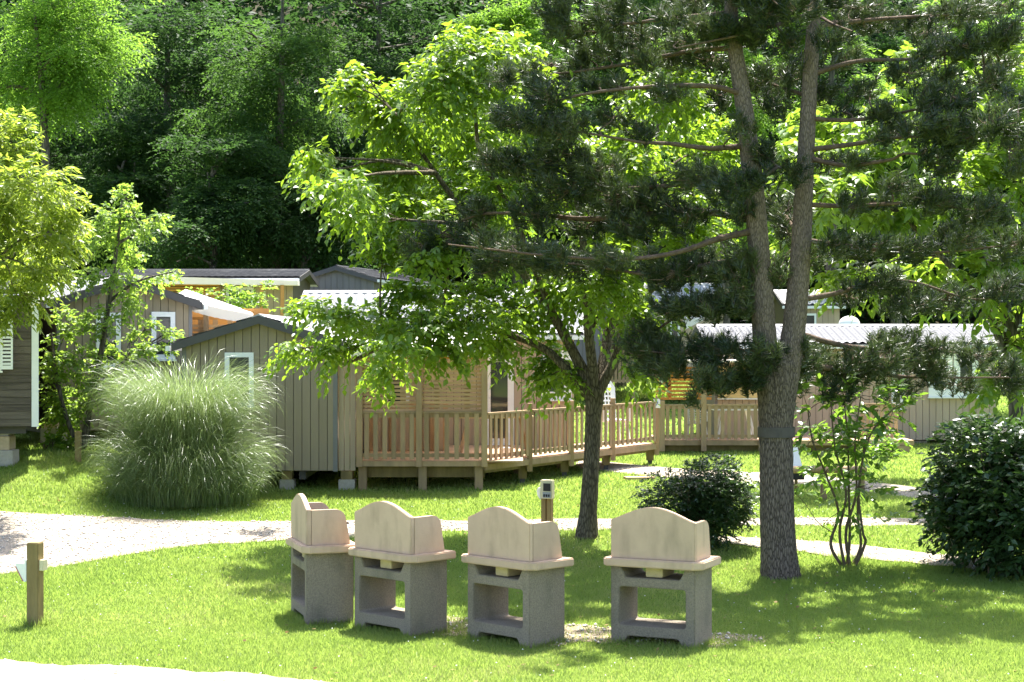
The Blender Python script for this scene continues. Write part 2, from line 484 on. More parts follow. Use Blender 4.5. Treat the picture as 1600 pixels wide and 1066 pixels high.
def canvas_mat():
    m, nt, b = mat_new('white_awning_canvas')
    N, L = nt.nodes, nt.links
    b.inputs['Roughness'].default_value = 0.75
    tc = N.new('ShaderNodeTexCoord'); n = N.new('ShaderNodeTexNoise'); n.inputs['Scale'].default_value = 2.0; n.inputs['Detail'].default_value = 5
    L.new(tc.outputs['Object'], n.inputs['Vector'])
    cr = N.new('ShaderNodeValToRGB')
    cr.color_ramp.elements[0].color = (0.62, 0.61, 0.57, 1); cr.color_ramp.elements[1].color = (0.8, 0.79, 0.77, 1)
    L.new(n.outputs['Fac'], cr.inputs['Fac']); L.new(cr.outputs['Color'], b.inputs['Base Color'])
    t = N.new('ShaderNodeBsdfTranslucent'); t.inputs['Color'].default_value = (0.8, 0.74, 0.6, 1)
    mx = N.new('ShaderNodeMixShader'); mx.inputs['Fac'].default_value = 0.32
    L.new(b.outputs['BSDF'], mx.inputs[1]); L.new(t.outputs['BSDF'], mx.inputs[2])
    L.new(mx.outputs['Shader'], N['Material Output'].inputs['Surface'])
    return m
M['canvas'] = canvas_mat()

def ground_mat():
    m, nt, b = mat_new('lawn_soil')
    N, L = nt.nodes, nt.links
    tc = N.new('ShaderNodeTexCoord')
    n1 = N.new('ShaderNodeTexNoise'); n1.inputs['Scale'].default_value = 0.7; n1.inputs['Detail'].default_value = 9; n1.inputs['Roughness'].default_value = 0.7
    n2 = N.new('ShaderNodeTexNoise'); n2.inputs['Scale'].default_value = 22; n2.inputs['Detail'].default_value = 8; n2.inputs['Roughness'].default_value = 0.8
    for n in (n1, n2): L.new(tc.outputs['Object'], n.inputs['Vector'])
    c1 = N.new('ShaderNodeValToRGB')
    c1.color_ramp.elements[0].position = 0.35; c1.color_ramp.elements[0].color = (0.12, 0.20, 0.03, 1)
    c1.color_ramp.elements[1].position = 0.75; c1.color_ramp.elements[1].color = (0.205, 0.25, 0.065, 1)
    L.new(n1.outputs['Fac'], c1.inputs['Fac'])
    c2 = N.new('ShaderNodeValToRGB')
    c2.color_ramp.elements[0].position = 0.3; c2.color_ramp.elements[0].color = (0.55, 0.6, 0.5, 1)
    c2.color_ramp.elements[1].position = 0.7; c2.color_ramp.elements[1].color = (1.25, 1.2, 1.1, 1)
    L.new(n2.outputs['Fac'], c2.inputs['Fac'])
    mx = N.new('ShaderNodeMixRGB'); mx.blend_type = 'MULTIPLY'; mx.inputs['Fac'].default_value = 1
    L.new(c1.outputs['Color'], mx.inputs['Color1']); L.new(c2.outputs['Color'], mx.inputs['Color2'])
    L.new(mx.outputs['Color'], b.inputs['Base Color'])
    b.inputs['Roughness'].default_value = 0.95; b.inputs['Specular IOR Level'].default_value = 0.1
    bp = N.new('ShaderNodeBump'); bp.inputs['Strength'].default_value = 0.8; bp.inputs['Distance'].default_value = 0.04
    L.new(n2.outputs['Fac'], bp.inputs['Height']); L.new(bp.outputs['Normal'], b.inputs['Normal'])
    return m
M['ground'] = ground_mat()

M['litter'] = simple('leaf_litter', (0.045, 0.042, 0.022), 0.95, 0.5, 1.5, bump=0.5, bscale=9, spec=0.1)

def gravel_mat(name, lo, hi, sc=55):
    m, nt, b = mat_new(name)
    N, L = nt.nodes, nt.links
    tc = N.new('ShaderNodeTexCoord')
    vo = N.new('ShaderNodeTexVoronoi'); vo.inputs['Scale'].default_value = sc
    n1 = N.new('ShaderNodeTexNoise'); n1.inputs['Scale'].default_value = 1.1; n1.inputs['Detail'].default_value = 9; n1.inputs['Roughness'].default_value = 0.75
    for n in (vo, n1): L.new(tc.outputs['Object'], n.inputs['Vector'])
    sx = N.new('ShaderNodeSeparateColor'); L.new(vo.outputs['Color'], sx.inputs['Color'])
    ad = N.new('ShaderNodeMath'); ad.operation = 'MULTIPLY_ADD'; ad.inputs[1].default_value = 0.55
    mm = N.new('ShaderNodeMath'); mm.operation = 'MULTIPLY'; mm.inputs[1].default_value = 0.6
    L.new(n1.outputs['Fac'], mm.inputs[0]); L.new(sx.outputs['Red'], ad.inputs[0]); L.new(mm.outputs['Value'], ad.inputs[2])
    cr = N.new('ShaderNodeValToRGB')
    cr.color_ramp.elements[0].position = 0.12; cr.color_ramp.elements[0].color = (*lo, 1)
    cr.color_ramp.elements[1].position = 0.75; cr.color_ramp.elements[1].color = (*hi, 1)
    L.new(ad.outputs['Value'], cr.inputs['Fac']); L.new(cr.outputs['Color'], b.inputs['Base Color'])
    b.inputs['Roughness'].default_value = 0.95; b.inputs['Specular IOR Level'].default_value = 0.1
    bp = N.new('ShaderNodeBump'); bp.inputs['Strength'].default_value = 0.9; bp.inputs['Distance'].default_value = 0.02
    L.new(vo.outputs['Distance'], bp.inputs['Height']); L.new(bp.outputs['Normal'], b.inputs['Normal'])
    return m
M['gravel'] = gravel_mat('pale_gravel', (0.20, 0.162, 0.115), (0.42, 0.36, 0.285))
M['gravel_worn'] = gravel_mat('worn_gravel', (0.17, 0.13, 0.075), (0.38, 0.31, 0.215), 45)
M['pebble'] = simple('pale_pebble', (0.52, 0.47, 0.40), 0.9, 0.35, 9)

# ------------------------------------------------------------------ ground, roads, paths
xs = np.concatenate([np.arange(-160, -30, 10), np.arange(-30, 30.01, 0.5), np.arange(40, 161, 10)])
ys = np.concatenate([np.arange(-60, 8, 6), np.arange(8, 75, 0.5), np.arange(75, 400, 8)])
gx, gy = np.meshgrid(xs, ys)
gv = np.stack([gx, gy, gz(gx, gy)], -1).reshape(-1, 3)
nx, ny = len(xs), len(ys)
ii = (np.arange(ny - 1)[:, None] * nx + np.arange(nx - 1)[None, :]).ravel()
gf = np.stack([ii, ii + 1, ii + nx + 1, ii + nx], -1)
ground = link('ground', mesh_np('ground', gv, gf, True), M['ground'])
tag(ground, kind='structure')
# wooded slope that rises behind the cabins
def hz(X, Y):
    return gz(X, Y) + 27.0 * sstep((Y - 72) / 46.0) * (1 + 0.10 * np.sin(X * 0.11 + 0.6)) - 0.6 * (1 - sstep((Y - 70) / 6))
hx, hy = np.meshgrid(np.arange(-110, 111, 2.0), np.arange(70, 190, 2.0))
hv = np.stack([hx, hy, hz(hx, hy) + 0.25 * np.sin(hx * 1.7) * np.sin(hy * 1.3)], -1).reshape(-1, 3)
i0 = (np.arange(hx.shape[0] - 1)[:, None] * hx.shape[1] + np.arange(hx.shape[1] - 1)[None, :]).ravel()
hill = link('hillside', mesh_np('hillside', hv, np.stack([i0, i0 + 1, i0 + hx.shape[1] + 1, i0 + hx.shape[1]], -1), True), M['litter'])
tag(hill, kind='structure')

PATHS = {
    'gravel_road': ([(-120, 797), (0, 800), (100, 806), (250, 812), (460, 815), (700, 814), (920, 812), (1100, 811), (1250, 810), (1400, 811), (1700, 812)],
                    [(-120, 925), (0, 898), (130, 880), (250, 860), (330, 851), (460, 844), (700, 832), (920, 828), (1100, 825), (1250, 822), (1400, 822), (1700, 822)]),
    'upper_path': ([(900, 719), (965, 724), (1040, 731), (1120, 737), (1250, 741), (1350, 752), (1500, 770), (1700, 800)],
                   [(900, 733), (965, 739), (1040, 747), (1120, 753), (1250, 757), (1350, 769), (1500, 789), (1700, 812)]),
    'lower_path': ([(1040, 824), (1130, 838), (1200, 842), (1250, 845), (1350, 854), (1420, 861), (1540, 875), (1700, 890)],
                   [(1040, 828), (1130, 850), (1180, 856), (1250, 863), (1350, 874), (1420, 880), (1540, 892), (1700, 905)]),
    'front_track': ([(-150, 1026), (0, 1034), (150, 1041), (300, 1050), (420, 1059), (600, 1078), (800, 1100)],
                    [(-150, 1250), (0, 1250), (150, 1250), (300, 1250), (420, 1250), (600, 1250), (800, 1250)]),
    'worn_patch': ([(660, 972), (690, 962), (760, 964), (880, 976), (1000, 982), (1100, 986), (1195, 995)],
                   [(660, 980), (690, 993), (760, 996), (880, 1002), (1000, 1005), (1100, 1006), (1195, 1001)]),
}
def resample(pl, n):
    pl = np.array(pl, float)
    d = np.concatenate([[0], np.cumsum(np.hypot(*np.diff(pl, axis=0).T))])
    t = np.linspace(0, d[-1], n)
    return np.stack([np.interp(t, d, pl[:, 0]), np.interp(t, d, pl[:, 1])], -1)

POLY = {}
lift = 0.008
for nm, (up, lo) in PATHS.items():
    n = 90
    U = np.array([gpt(*p) for p in resample(up, n)])
    D = np.array([gpt(*p) for p in resample(lo, n)])
    rj = np.random.default_rng(len(nm))
    wob = lambda: np.convolve(rj.normal(0, 0.2 if nm == 'worn_patch' else 0.12, n + 4), [0.2] * 5, 'valid')
    U[:, 1] += wob(); D[:, 1] += wob()
    POLY[nm] = np.concatenate([U[:, :2], D[::-1, :2]])
    k = 14
    t = np.linspace(0, 1, k)[None, :, None]
    G = U[:, None, :] * (1 - t) + D[:, None, :] * t
    G[:, :, 2] = gz(G[:, :, 0], G[:, :, 1]) + (0.005 if nm == 'worn_patch' else lift)
    lift += 0.004
    i0 = (np.arange(n - 1)[:, None] * k + np.arange(k - 1)[None, :]).ravel()
    o = link(nm, mesh_np(nm, G.reshape(-1, 3), np.stack([i0, i0 + k, i0 + k + 1, i0 + 1], -1), True),
             M['gravel_worn'] if nm == 'worn_patch' else M['gravel'])
    tag(o, kind='structure')

def in_poly(px, py, poly):
    ins = np.zeros(len(px), bool)
    j = len(poly) - 1
    for i in range(len(poly)):
        xi, yi = poly[i]; xj, yj = poly[j]
        c = ((yi > py) != (yj > py)) & (px < (xj - xi) * (py - yi) / (yj - yi + 1e-12) + xi)
        ins ^= c
        j = i
    return ins

# ------------------------------------------------------------------ lawn grass (blades), clover flowers, loose stones
def vnoise(X, Y, s, seed):
    r = np.random.default_rng(seed)
    t = r.uniform(0, 1, (64, 64))
    x = X * s; y = Y * s
    x0 = np.floor(x).astype(int); y0 = np.floor(y).astype(int)
    fx = sstep(x - x0); fy = sstep(y - y0)
    g = lambda a, b: t[a % 64, b % 64]
    return (g(x0, y0) * (1 - fx) + g(x0 + 1, y0) * fx) * (1 - fy) + (g(x0, y0 + 1) * (1 - fx) + g(x0 + 1, y0 + 1) * fx) * fy

def scatter(Y0, Y1, dens, margin=1.0):
    w0 = 800.0 / F * Y1 + margin
    n = int(dens * 2 * w0 * (Y1 - Y0))
    X = RNG.uniform(-w0, w0, n); Y = RNG.uniform(Y0, Y1, n)
    k = np.abs(X) < 800.0 / F * Y + margin
    return X[k], Y[k]

def off_paths(X, Y, soft=0.06):
    keep = np.ones(len(X), bool)
    jx = X + RNG.normal(0, soft, len(X)); jy = Y + RNG.normal(0, soft, len(X))
    for nm, pl in POLY.items():
        ins = in_poly(jx, jy, pl) if nm != 'worn_patch' else in_poly(X + RNG.normal(0, 0.2, len(X)), Y + RNG.normal(0, 0.3, len(X)), pl)
        if nm == 'worn_patch':
            ins &= (RNG.uniform(0, 1, len(X)) < 0.88) & (vnoise(X, Y, 2.2, 17) + RNG.normal(0, 0.12, len(X)) > 0.5)
        else:
            ins &= RNG.uniform(0, 1, len(X)) < 0.995
        keep &= ~ins
    return X[keep], Y[keep]

gb = NB()
for (Y0, Y1, dens, hh, ww) in [(15.6, 19.5, 4600, 0.036, 0.0042), (19.5, 24, 2900, 0.042, 0.0055), (24, 31, 1200, 0.05, 0.008), (31, 46, 400, 0.06, 0.013), (46, 75, 60, 0.10, 0.03)]:
    X, Y = off_paths(*scatter(Y0, Y1, dens))
    n = len(X)
    patch = vnoise(X, Y, 0.9, 3) * 0.6 + vnoise(X, Y, 3.1, 4) * 0.4
    h = hh * RNG.uniform(0.5, 1.35, n) * (0.65 + 0.7 * patch)
    tone = np.clip(0.15 + 0.85 * vnoise(X, Y, 0.55, 5) * 0.7 + 0.45 * vnoise(X, Y, 2.4, 8) - 0.22 + RNG.normal(0, 0.22, n), 0, 1)
    a = RNG.uniform(0, 6.28, n)
    z = gz(X, Y)
    wv = np.stack([np.cos(a), np.sin(a), np.zeros(n)], -1) * (ww * RNG.uniform(0.7, 1.4, n))[:, None]
    ln = RNG.normal(0, 0.45, (n, 2)) * h[:, None]
    b = np.stack([X, Y, z], -1)
    tip = b + np.stack([ln[:, 0], ln[:, 1], h], -1)
    v = np.stack([b - wv, b + wv, tip], 1)
    gb.add(v, np.arange(3 * n).reshape(-1, 3), np.repeat(tone, 3))
# longer tufts along the feet of barbecues, posts, trunks and road edges
def tuft_ring(cx, cy, r, n, h):
    a = RNG.uniform(0, 6.28, n); rr = r * RNG.uniform(0.85, 1.25, n)
    X = cx + np.cos(a) * rr; Y = cy + np.sin(a) * rr
    z = gz(X, Y)
    b = np.stack([X, Y, z], -1)
    aa = RNG.uniform(0, 6.28, n)
    w = np.stack([np.cos(aa), np.sin(aa), np.zeros(n)], -1) * 0.005
    hh_ = h * RNG.uniform(0.4, 1.2, n)
    tip = b + np.stack([RNG.normal(0, 0.3, n) * hh_, RNG.normal(0, 0.3, n) * hh_, hh_], -1)
    gb.add(np.stack([b - w, b + w, tip], 1), np.arange(3 * n).reshape(-1, 3), np.repeat(RNG.uniform(0.1, 0.9, n), 3))
TUFTS = [(55, 978, 0.13, 260, 0.13), (918, 835, 0.27, 300, 0.1), (1220, 905, 0.36, 500, 0.1), (855, 822, 0.14, 150, 0.1), (1325, 878, 0.22, 300, 0.12)]
for (x, y, r, n, h) in TUFTS:
    p = gpt(x, y); tuft_ring(p[0], p[1], r, n, h)
for _ in range(260):
    X, Y = scatter(16, 27, 0.004)
    if len(X) == 0: continue
    X, Y = off_paths(X[:1], Y[:1])
    if len(X): tuft_ring(X[0], Y[0], 0.06, 22, 0.085)
grass = gb.build('grass', M['grass'])
tag(grass, 'sunlit yellow green mown lawn grass around the barbecues and cabins', 'grass', kind='stuff')

X, Y = scatter(16, 30, 3.0)
X, Y = off_paths(X, Y)
n = len(X)
c = np.stack([X, Y, gz(X, Y) + 0.045], -1)
oct_v = np.array([(1, 0, 0), (-1, 0, 0), (0, 1, 0), (0, -1, 0), (0, 0, .7), (0, 0, -.7)], float)
oct_f = np.array([(0, 2, 4), (2, 1, 4), (1, 3, 4), (3, 0, 4), (2, 0, 5), (1, 2, 5), (3, 1, 5), (0, 3, 5)])
v = c[:, None, :] + oct_v[None] * RNG.uniform(0.006, 0.011, n)[:, None, None]
fl = link('clover_flowers', mesh_np('clover_flowers', v, (np.arange(n)[:, None, None] * 6 + oct_f[None]).reshape(-1, 3)), M['plastic_white'])
tag(fl, 'tiny white clover heads scattered over the lawn', 'flowers', kind='stuff')

# loose stones on gravel
X, Y = scatter(15.6, 28, 150)
ins = np.zeros(len(X), bool)
for nm in POLY: ins |= in_poly(X, Y, POLY[nm])
X, Y = X[ins], Y[ins]; n = len(X)
c = np.stack([X, Y, gz(X, Y) + 0.018], -1)
v = c[:, None, :] + oct_v[None] * (0.006 + 0.022 * RNG.uniform(0, 1, n) ** 3)[:, None, None] * RNG.uniform(0.7, 1.3, (n, 6, 1))
st = link('loose_gravel', mesh_np('loose_gravel', v, (np.arange(n)[:, None, None] * 6 + oct_f[None]).reshape(-1, 3)), M['pebble'])
tag(st, 'pale loose stones lying on the gravel road and paths', 'gravel', kind='stuff')

# fallen leaves and dry needles on the grass and gravel
X, Y = scatter(15.8, 31, 5.0)
near = np.exp(-((X - 2.6) ** 2 + (Y - 23.5) ** 2) / 14.0) + 0.35 + 0.5 * np.exp(-((X + 1) ** 2 + (Y - 26.5) ** 2) / 6.0)
kp = RNG.uniform(0, 1.3, len(X)) < near
X, Y = X[kp], Y[kp]; n = len(X)
lf_ = NB()
c = np.stack([X, Y, gz(X, Y) + RNG.uniform(0.02, 0.05, n)], -1)
dd = rand_dirs(n); dd[:, 2] *= 0.25
s_ = unit(np.cross(dd, np.array([0, 0, 1.0]))) * RNG.uniform(0.012, 0.028, n)[:, None]
ll_ = unit(dd) * RNG.uniform(0.03, 0.07, n)[:, None]
lf_.add(np.stack([c, c + ll_ * 0.5 - s_, c + ll_, c + ll_ * 0.5 + s_], 1), np.arange(4 * n).reshape(-1, 4), np.repeat(RNG.uniform(0, 1, n), 4))
fo = lf_.build('fallen_leaves', M['leaf_dry'])
tag(fo, 'brown fallen leaves scattered on the lawn and gravel under the trees', 'leaves', kind='stuff')

# ------------------------------------------------------------------ mobile homes
def window(parent, x0, x1, z0, z1, y, proud=0.06, fw=0.09, axis='y', sgn=-1, mid=False, pane='glass', name='window', louvre=0):
    """white framed window on a wall plane; axis 'y': wall plane y=const; 'x': wall plane x=const. sgn = outward direction"""
    mb = MB()
    def b(m, u0, u1, d0, d1, w0, w1):
        d0, d1 = y + sgn * d0, y + sgn * d1
        lo, hi = min(d0, d1), max(d0, d1)
        if axis == 'y': m.box(u0, u1, lo, hi, w0, w1)
        else: m.box(lo, hi, u0, u1, w0, w1)
    b(mb, x0, x0 + fw, 0.004, proud, z0 + fw, z1 - fw); b(mb, x1 - fw, x1, 0.004, proud, z0 + fw, z1 - fw)
    b(mb, x0, x1, 0.004, proud, z1 - fw, z1); b(mb, x0, x1, 0.004, proud + 0.004, z0, z0 + fw)
    if mid: b(mb, (x0 + x1) / 2 - fw * 0.4, (x0 + x1) / 2 + fw * 0.4, 0.004, proud - 0.003, z0 + fw, z1 - fw)
    fr = mb.build(name, M['white'], parent)
    m2 = MB(); b(m2, x0 + fw, x1 - fw, 0.006, 0.03, z0 + fw, z1 - fw)
    m2.build('pane', M[pane], fr)
    s = MB(); b(s, x0 - 0.02, x1 + 0.02, 0.004, proud + 0.04, z0 - 0.035, z0 - 0.003)
    s.build('sill', M['white'], fr)
    if louvre:
        for k in range(louvre):
            zz = z0 + fw + (k + 0.5) * (z1 - z0 - 2 * fw) / louvre
            m3 = MB(); b(m3, x0 + fw, x1 - fw, 0.035, 0.05, zz - 0.02, zz + 0.012)
            m3.build('louvre', M['white'], fr)
    return fr

def tile_roof(name, x_e, z_e, x_r, z_r, y0, y1, mat, parent, wave=0.2, row=0.34, th=0.05, amp=0.018):
    """waved tile sheet from the eave (x_e,z_e) to the ridge (x_r,z_r), between y0 and y1"""
    nu = max(8, int((y1 - y0) / wave * 6)); sl = math.hypot(x_r - x_e, z_r - z_e)
    nrow = max(2, int(sl / row))
    y = np.linspace(y0, y1, nu)
    tt, hh = [], []
    for r in range(nrow):
        tt += [r / nrow, (r + 0.97) / nrow]; hh += [0.022, 0.0]
    tt[-1] = 1.0
    tt = np.array(tt); hh = np.array(hh)
    nrm = np.array([-(z_r - z_e), 0, (x_r - x_e)]); nrm = nrm / np.linalg.norm(nrm)
    if nrm[2] < 0: nrm = -nrm
    X = x_e + (x_r - x_e) * tt; Z = z_e + (z_r - z_e) * tt
    w = amp * np.sin(2 * np.pi * y / wave)
    h = hh[None, :] + w[:, None] + 0.03
    top = np.stack([X[None, :] + nrm[0] * h, np.repeat(y[:, None], len(tt), 1), Z[None, :] + nrm[2] * h], -1)
    k = len(tt)
    i0 = (np.arange(nu - 1)[:, None] * k + np.arange(k - 1)[None, :]).ravel()
    f = np.stack([i0, i0 + 1, i0 + k + 1, i0 + k], -1)
    o = link(name, mesh_np(name, top.reshape(-1, 3), f), mat, parent)
    slab = MB()
    a = np.array([x_e, y0, z_e]); b = np.array([x_r, y0, z_r])
    slab.prism([a, b, b - nrm * th, a - nrm * th], (0, y1 - y0, 0))
    slab.build('roof_deck', M['trim_grey'], o)
    return o

def cabin(label, loc, rz, W, L, z0, wall_h, rise, mats, boards=('front',), board_w=0.155, over=0.16, roof='roof_white', group=None, name='mobile_home', board_x=None):
    """local frame: gable at y=0 facing -y, ridge along +y, x from -W/2 to W/2; z0 = underside above the root"""
    t = thing(name, label, 'cabin', loc, rz, group)
    zt = z0 + wall_h
    h = W / 2
    wl_ = MB()
    wl_.prism([(-h, 0, z0), (h, 0, z0), (h, 0, zt), (0, 0, zt + rise), (-h, 0, zt)], (0, L, 0))
    wall = wl_.build('wall', M['shell'], t)
    def gab(x): return zt + rise * (1 - abs(x) / h)
    if 'front' in boards:
        n = int(round(W / board_w)); bw = W / n
        for i in range(n):
            x0 = -h + i * bw + 0.006; x1 = -h + (i + 1) * bw - 0.006
            d = 0.02 + 0.003 * random.random()
            top0, top1 = gab(x0) - 0.01, gab(x1) - 0.01
            pts = [(x0, -0.002, z0 + 0.01), (x1, -0.002, z0 + 0.01), (x1, -0.002, top1)]
            if x0 < 0 < x1: pts.append((0, -0.002, gab(0) - 0.01))
            pts.append((x0, -0.002, top0))
            MB().prism(pts, (0, -d, 0)).build('board', M[mats], wall)
    if 'right' in boards:
        a, b = board_x or (0, L)
        n = int(round((b - a) / board_w)); bw = (b - a) / n
        sh = None
        for i in range(n):
            y0 = a + i * bw + 0.006
            if sh is None:
                o = one_box('board', M[mats], wall, 0, 0.022, 0, bw - 0.012, z0 + 0.01, zt - 0.01); sh = o.data
            else:
                o = link('board', sh, None, wall)
            o.location = (h + 0.002 + 0.003 * random.random(), y0, 0)
    # roof: two waved slopes, ridge cap, dark verge boards on the gable, gutters
    sl = rise / h
    ze = zt - over * sl
    for sgn in (-1, 1):
        tile_roof('roof', sgn * (h + over), ze + 0.05, 0, zt + rise + 0.05, -over, L + over, M[roof], t, amp=0.004 if roof == 'roof_dark' else 0.02)
    rc = MB()
    rc.prism([(-0.12, -over - 0.01, zt + rise + 0.07), (0, -over - 0.01, zt + rise + 0.125), (0.12, -over - 0.01, zt + rise + 0.07), (0.12, -over - 0.01, zt + rise + 0.045), (-0.12, -over - 0.01, zt + rise + 0.045)], (0, L + 2 * over + 0.02, 0))
    rc.build('ridge_cap', M[roof], t)
    for yv in (-over - 0.03, L + over + 0.005):
        vb = MB()
        for sgn in (-1, 1):
            x1 = sgn * (h + over + 0.03)
            z1 = ze - 0.03 * sl
            vb.prism([(0, yv, zt + rise + 0.09), (x1, yv, z1 + 0.09), (x1, yv, z1 - 0.06), (0, yv, zt + rise - 0.06)], (0, 0.025, 0))
        vb.build('verge_board', M['trim_dark'], t)
    for sgn in (-1, 1):
        x = sgn * (h + over + 0.05)
        one_box('gutter', M['white'], t, min(x, x + sgn * 0.08), max(x, x + sgn * 0.08), -over - 0.05, L + over, ze - 0.06, ze + 0.03)
    for sx in (-1, 1):
        x = sx * h
        ct = MB().box(min(x - sx * 0.05, x + sx * 0.028), max(x - sx * 0.05, x + sx * 0.028), -0.03, 0.05, z0 - 0.01, zt - 0.03)
        ct.build('corner_trim', M['trim_grey'], t)
    ch = MB()
    for sx in (-0.55, 0.55):
        ch.box(sx * h - 0.06, sx * h + 0.06, 0.1, L - 0.1, z0 - 0.16, z0 - 0.004)
    ch.build('chassis', M['trim_dark'], t)
    return t, wall

def rail_section(parent, A, B, zf, mat='rail_wood', h=0.9, nb=7, name='railing'):
    """horizontal rails from A to B (x,y pairs) above floor height zf, with balusters as sub-parts"""
    A = np.array(A, float); B = np.array(B, float)
    mb = MB()
    mb.bar((A[0], A[1], zf + h - 0.02), (B[0], B[1], zf + h - 0.02), 0.09, 0.035)
    mb.bar((A[0], A[1], zf + h - 0.075), (B[0], B[1], zf + h - 0.075), 0.04, 0.075)
    r = mb.build(name, M[mat], parent)
    MB().bar((A[0], A[1], zf + 0.10), (B[0], B[1], zf + 0.10), 0.04, 0.07).build('bottom_rail', M[mat], r)
    d = (B - A); ln = np.linalg.norm(d); d /= ln
    nrm = np.array([d[1], -d[0]])
    if nrm[1] > 0: nrm = -nrm
    sh = None
    ang = math.atan2(d[1], d[0])
    for i in range(nb):
        q = A + d * ln * (i + 0.5) / nb + nrm * 0.032
        if sh is None:
            o = one_box('baluster', M[mat], r, -0.042, 0.042, -0.011, 0.011, 0.03, h - 0.045); sh = o.data
        else:
            o = link('baluster', sh, None, r)
        o.location = (q[0], q[1], zf + random.uniform(-0.004, 0.004))
        o.rotation_euler = (0, random.uniform(-0.006, 0.006), ang)
    return r

def slat_screen(parent, x0, x1, y, z0, z1, pitch=0.071, hgt=0.045, mat='slat_wood', uprights=3):
    mb = MB()
    for i in range(uprights):
        x = x0 + (x1 - x0) * (i + 0.5) / uprights
        mb.box(x - 0.05, x + 0.05, y + 0.02, y + 0.06, z0, z1)
    fr = mb.build('slat_screen', M[mat], parent)
    n = int((z1 - z0) / pitch); sh = None
    for i in range(n):
        if sh is None:
            o = one_box('slat', M[mat], fr, 0, x1 - x0, -0.018, 0.0, 0, hgt); sh = o.data
        else:
            o = link('slat', sh, None, fr)
        o.location = (x0, y + 0.016, z0 + i * pitch)
    return fr

def px2x(x, Y): return (x - CX) * Y / F
def px2z(y, Y): return CAMH - (y - CY) * Y / F

# --- A: gable cabin in the middle
YA = 31.4
xA0, xA1 = px2x(287, YA), px2x(525, YA)
WA = xA1 - xA0
gA = float(gz((xA0 + xA1) / 2, YA))
tA, wallA = cabin('taupe board cabin showing its dark edged gable and narrow white window behind the pampas grass',
                  ((xA0 + xA1) / 2, YA, 0), 0, WA, 6.2, px2z(736, YA), px2z(539, YA) - px2z(736, YA), 0.44, 'board_taupe', ('front', 'right'), 0.157)
window(tA, px2x(352, YA) - (xA0 + xA1) / 2, px2x(397, YA) - (xA0 + xA1) / 2, px2z(634, YA), px2z(551, YA), -0.024, 0.05, 0.085)
one_box('lintel', M['trim_dark'], tA, px2x(352, YA) - (xA0 + xA1) / 2 + 0.1, px2x(397, YA) - (xA0 + xA1) / 2 - 0.1, -0.062, -0.058, px2z(560, YA), px2z(558.5, YA))
for (x, w) in ((447, 0.26), (541, 0.3)):
    X = px2x(x, YA) - (xA0 + xA1) / 2
    zg = float(gz(px2x(x, YA), YA))
    pr = MB().box(X - w / 2, X + w / 2, 0.06, 0.4, zg - 0.05, px2z(750, YA)).build('support_pier', M['block'], tA, 0.01)
    one_box('packer', M['post_wood'], pr, X - w * 0.35, X + w * 0.35, 0.08, 0.36, px2z(750, YA), px2z(737, YA))

# --- B: long cabin behind the covered terrace (its long side faces the camera)
YB = 36.2
xB0, xB1 = px2x(470, YB), px2x(897, YB)
LB = xB1 - xB0
WB = 4.6
zfB = px2z(722, YA)
zeB = px2z(521, YB)
tB, wallB = cabin('sand coloured cabin with pale tiled roof behind the covered terrace and the forked tree',
                  (xB0, YB + WB / 2, 0), -math.pi / 2, WB, LB, zfB - 0.08, zeB - zfB + 0.08, px2z(459, YB + 2.3) - zeB - 0.05, 'board_pink', ('right',), 0.16, over=0.2, board_x=(1.0, LB))
def onB(x): return px2x(x, YB) - xB0
window(tB, onB(757), onB(803), zfB + 0.03, px2z(556, YB), WB / 2 + 0.024, 0.06, 0.13, 'x', 1, name='glass_door')
window(tB, onB(846), onB(893), px2z(624, YB), px2z(548, YB), WB / 2 + 0.024, 0.06, 0.16, 'x', 1)
window(tB, onB(600), onB(640), px2z(640, YB), px2z(560, YB), WB / 2 + 0.024, 0.05, 0.09, 'x', 1)

# covered terrace in front of B: deck, posts, railings, slat screen, canopy, ramp
tT = thing('covered_terrace', 'raised wooden terrace with slatted privacy screen, railing and long railed walkway', 'terrace', (0, 0, 0))
zf = px2z(720, YA)
xt = [px2x(v, YA) for v in (562, 655, 757)]
WE = np.array([px2x(1026, 37.6), 37.6]); WS = np.array([xt[2], YA])
wdir = (WE - WS) / np.linalg.norm(WE - WS)
wnor = np.array([-wdir[1], wdir[0]])
# floor planks of the terrace
sh = None
for i in range(32):
    y0 = YA + 0.0 + i * 0.147
    if sh is None:
        o = one_box('deck_plank', M['plank_wood'], tT, 0, xt[2] - xt[0] + 0.75, 0, 0.138, -0.028, 0); sh = o.data
    else:
        o = link('deck_plank', sh, None, tT)
    o.location = (xt[0] - 0.05, y0, zf + random.uniform(-0.001, 0.001))
one_box('rim_board', M['rail_wood'], tT, xt[0] - 0.06, xt[2] + 0.05, YA - 0.045, YA - 0.004, zf - 0.1, zf - 0.003)
one_box('joist', M['post_wood'], tT, xt[0], xt[2], YA + 0.25, YA + 0.33, zf - 0.32, zf - 0.032)
# walkway planks (run across the walkway)
WL = np.linalg.norm(WE - WS)
npk = int(WL / 0.15)
sh = None
ang = math.atan2(wdir[1], wdir[0])
for i in range(npk):
    q = WS + wdir * (i * 0.15 + 0.01)
    if sh is None:
        o = one_box('walkway_plank', M['plank_wood'], tT, 0, 0.14, 0.02, 1.35, -0.028, 0); sh = o.data
    else:
        o = link('walkway_plank', sh, None, tT)
    o.location = (q[0], q[1], zf - 0.036 + random.uniform(-0.001, 0.001)); o.rotation_euler = (0, 0, ang)
e = MB(); a = WS - wnor * 0.0; b = WE
e.bar((a[0], a[1], zf - 0.12), (b[0], b[1], zf - 0.12), 0.05, 0.11)
e.build('rim_board', M['rail_wood'], tT)
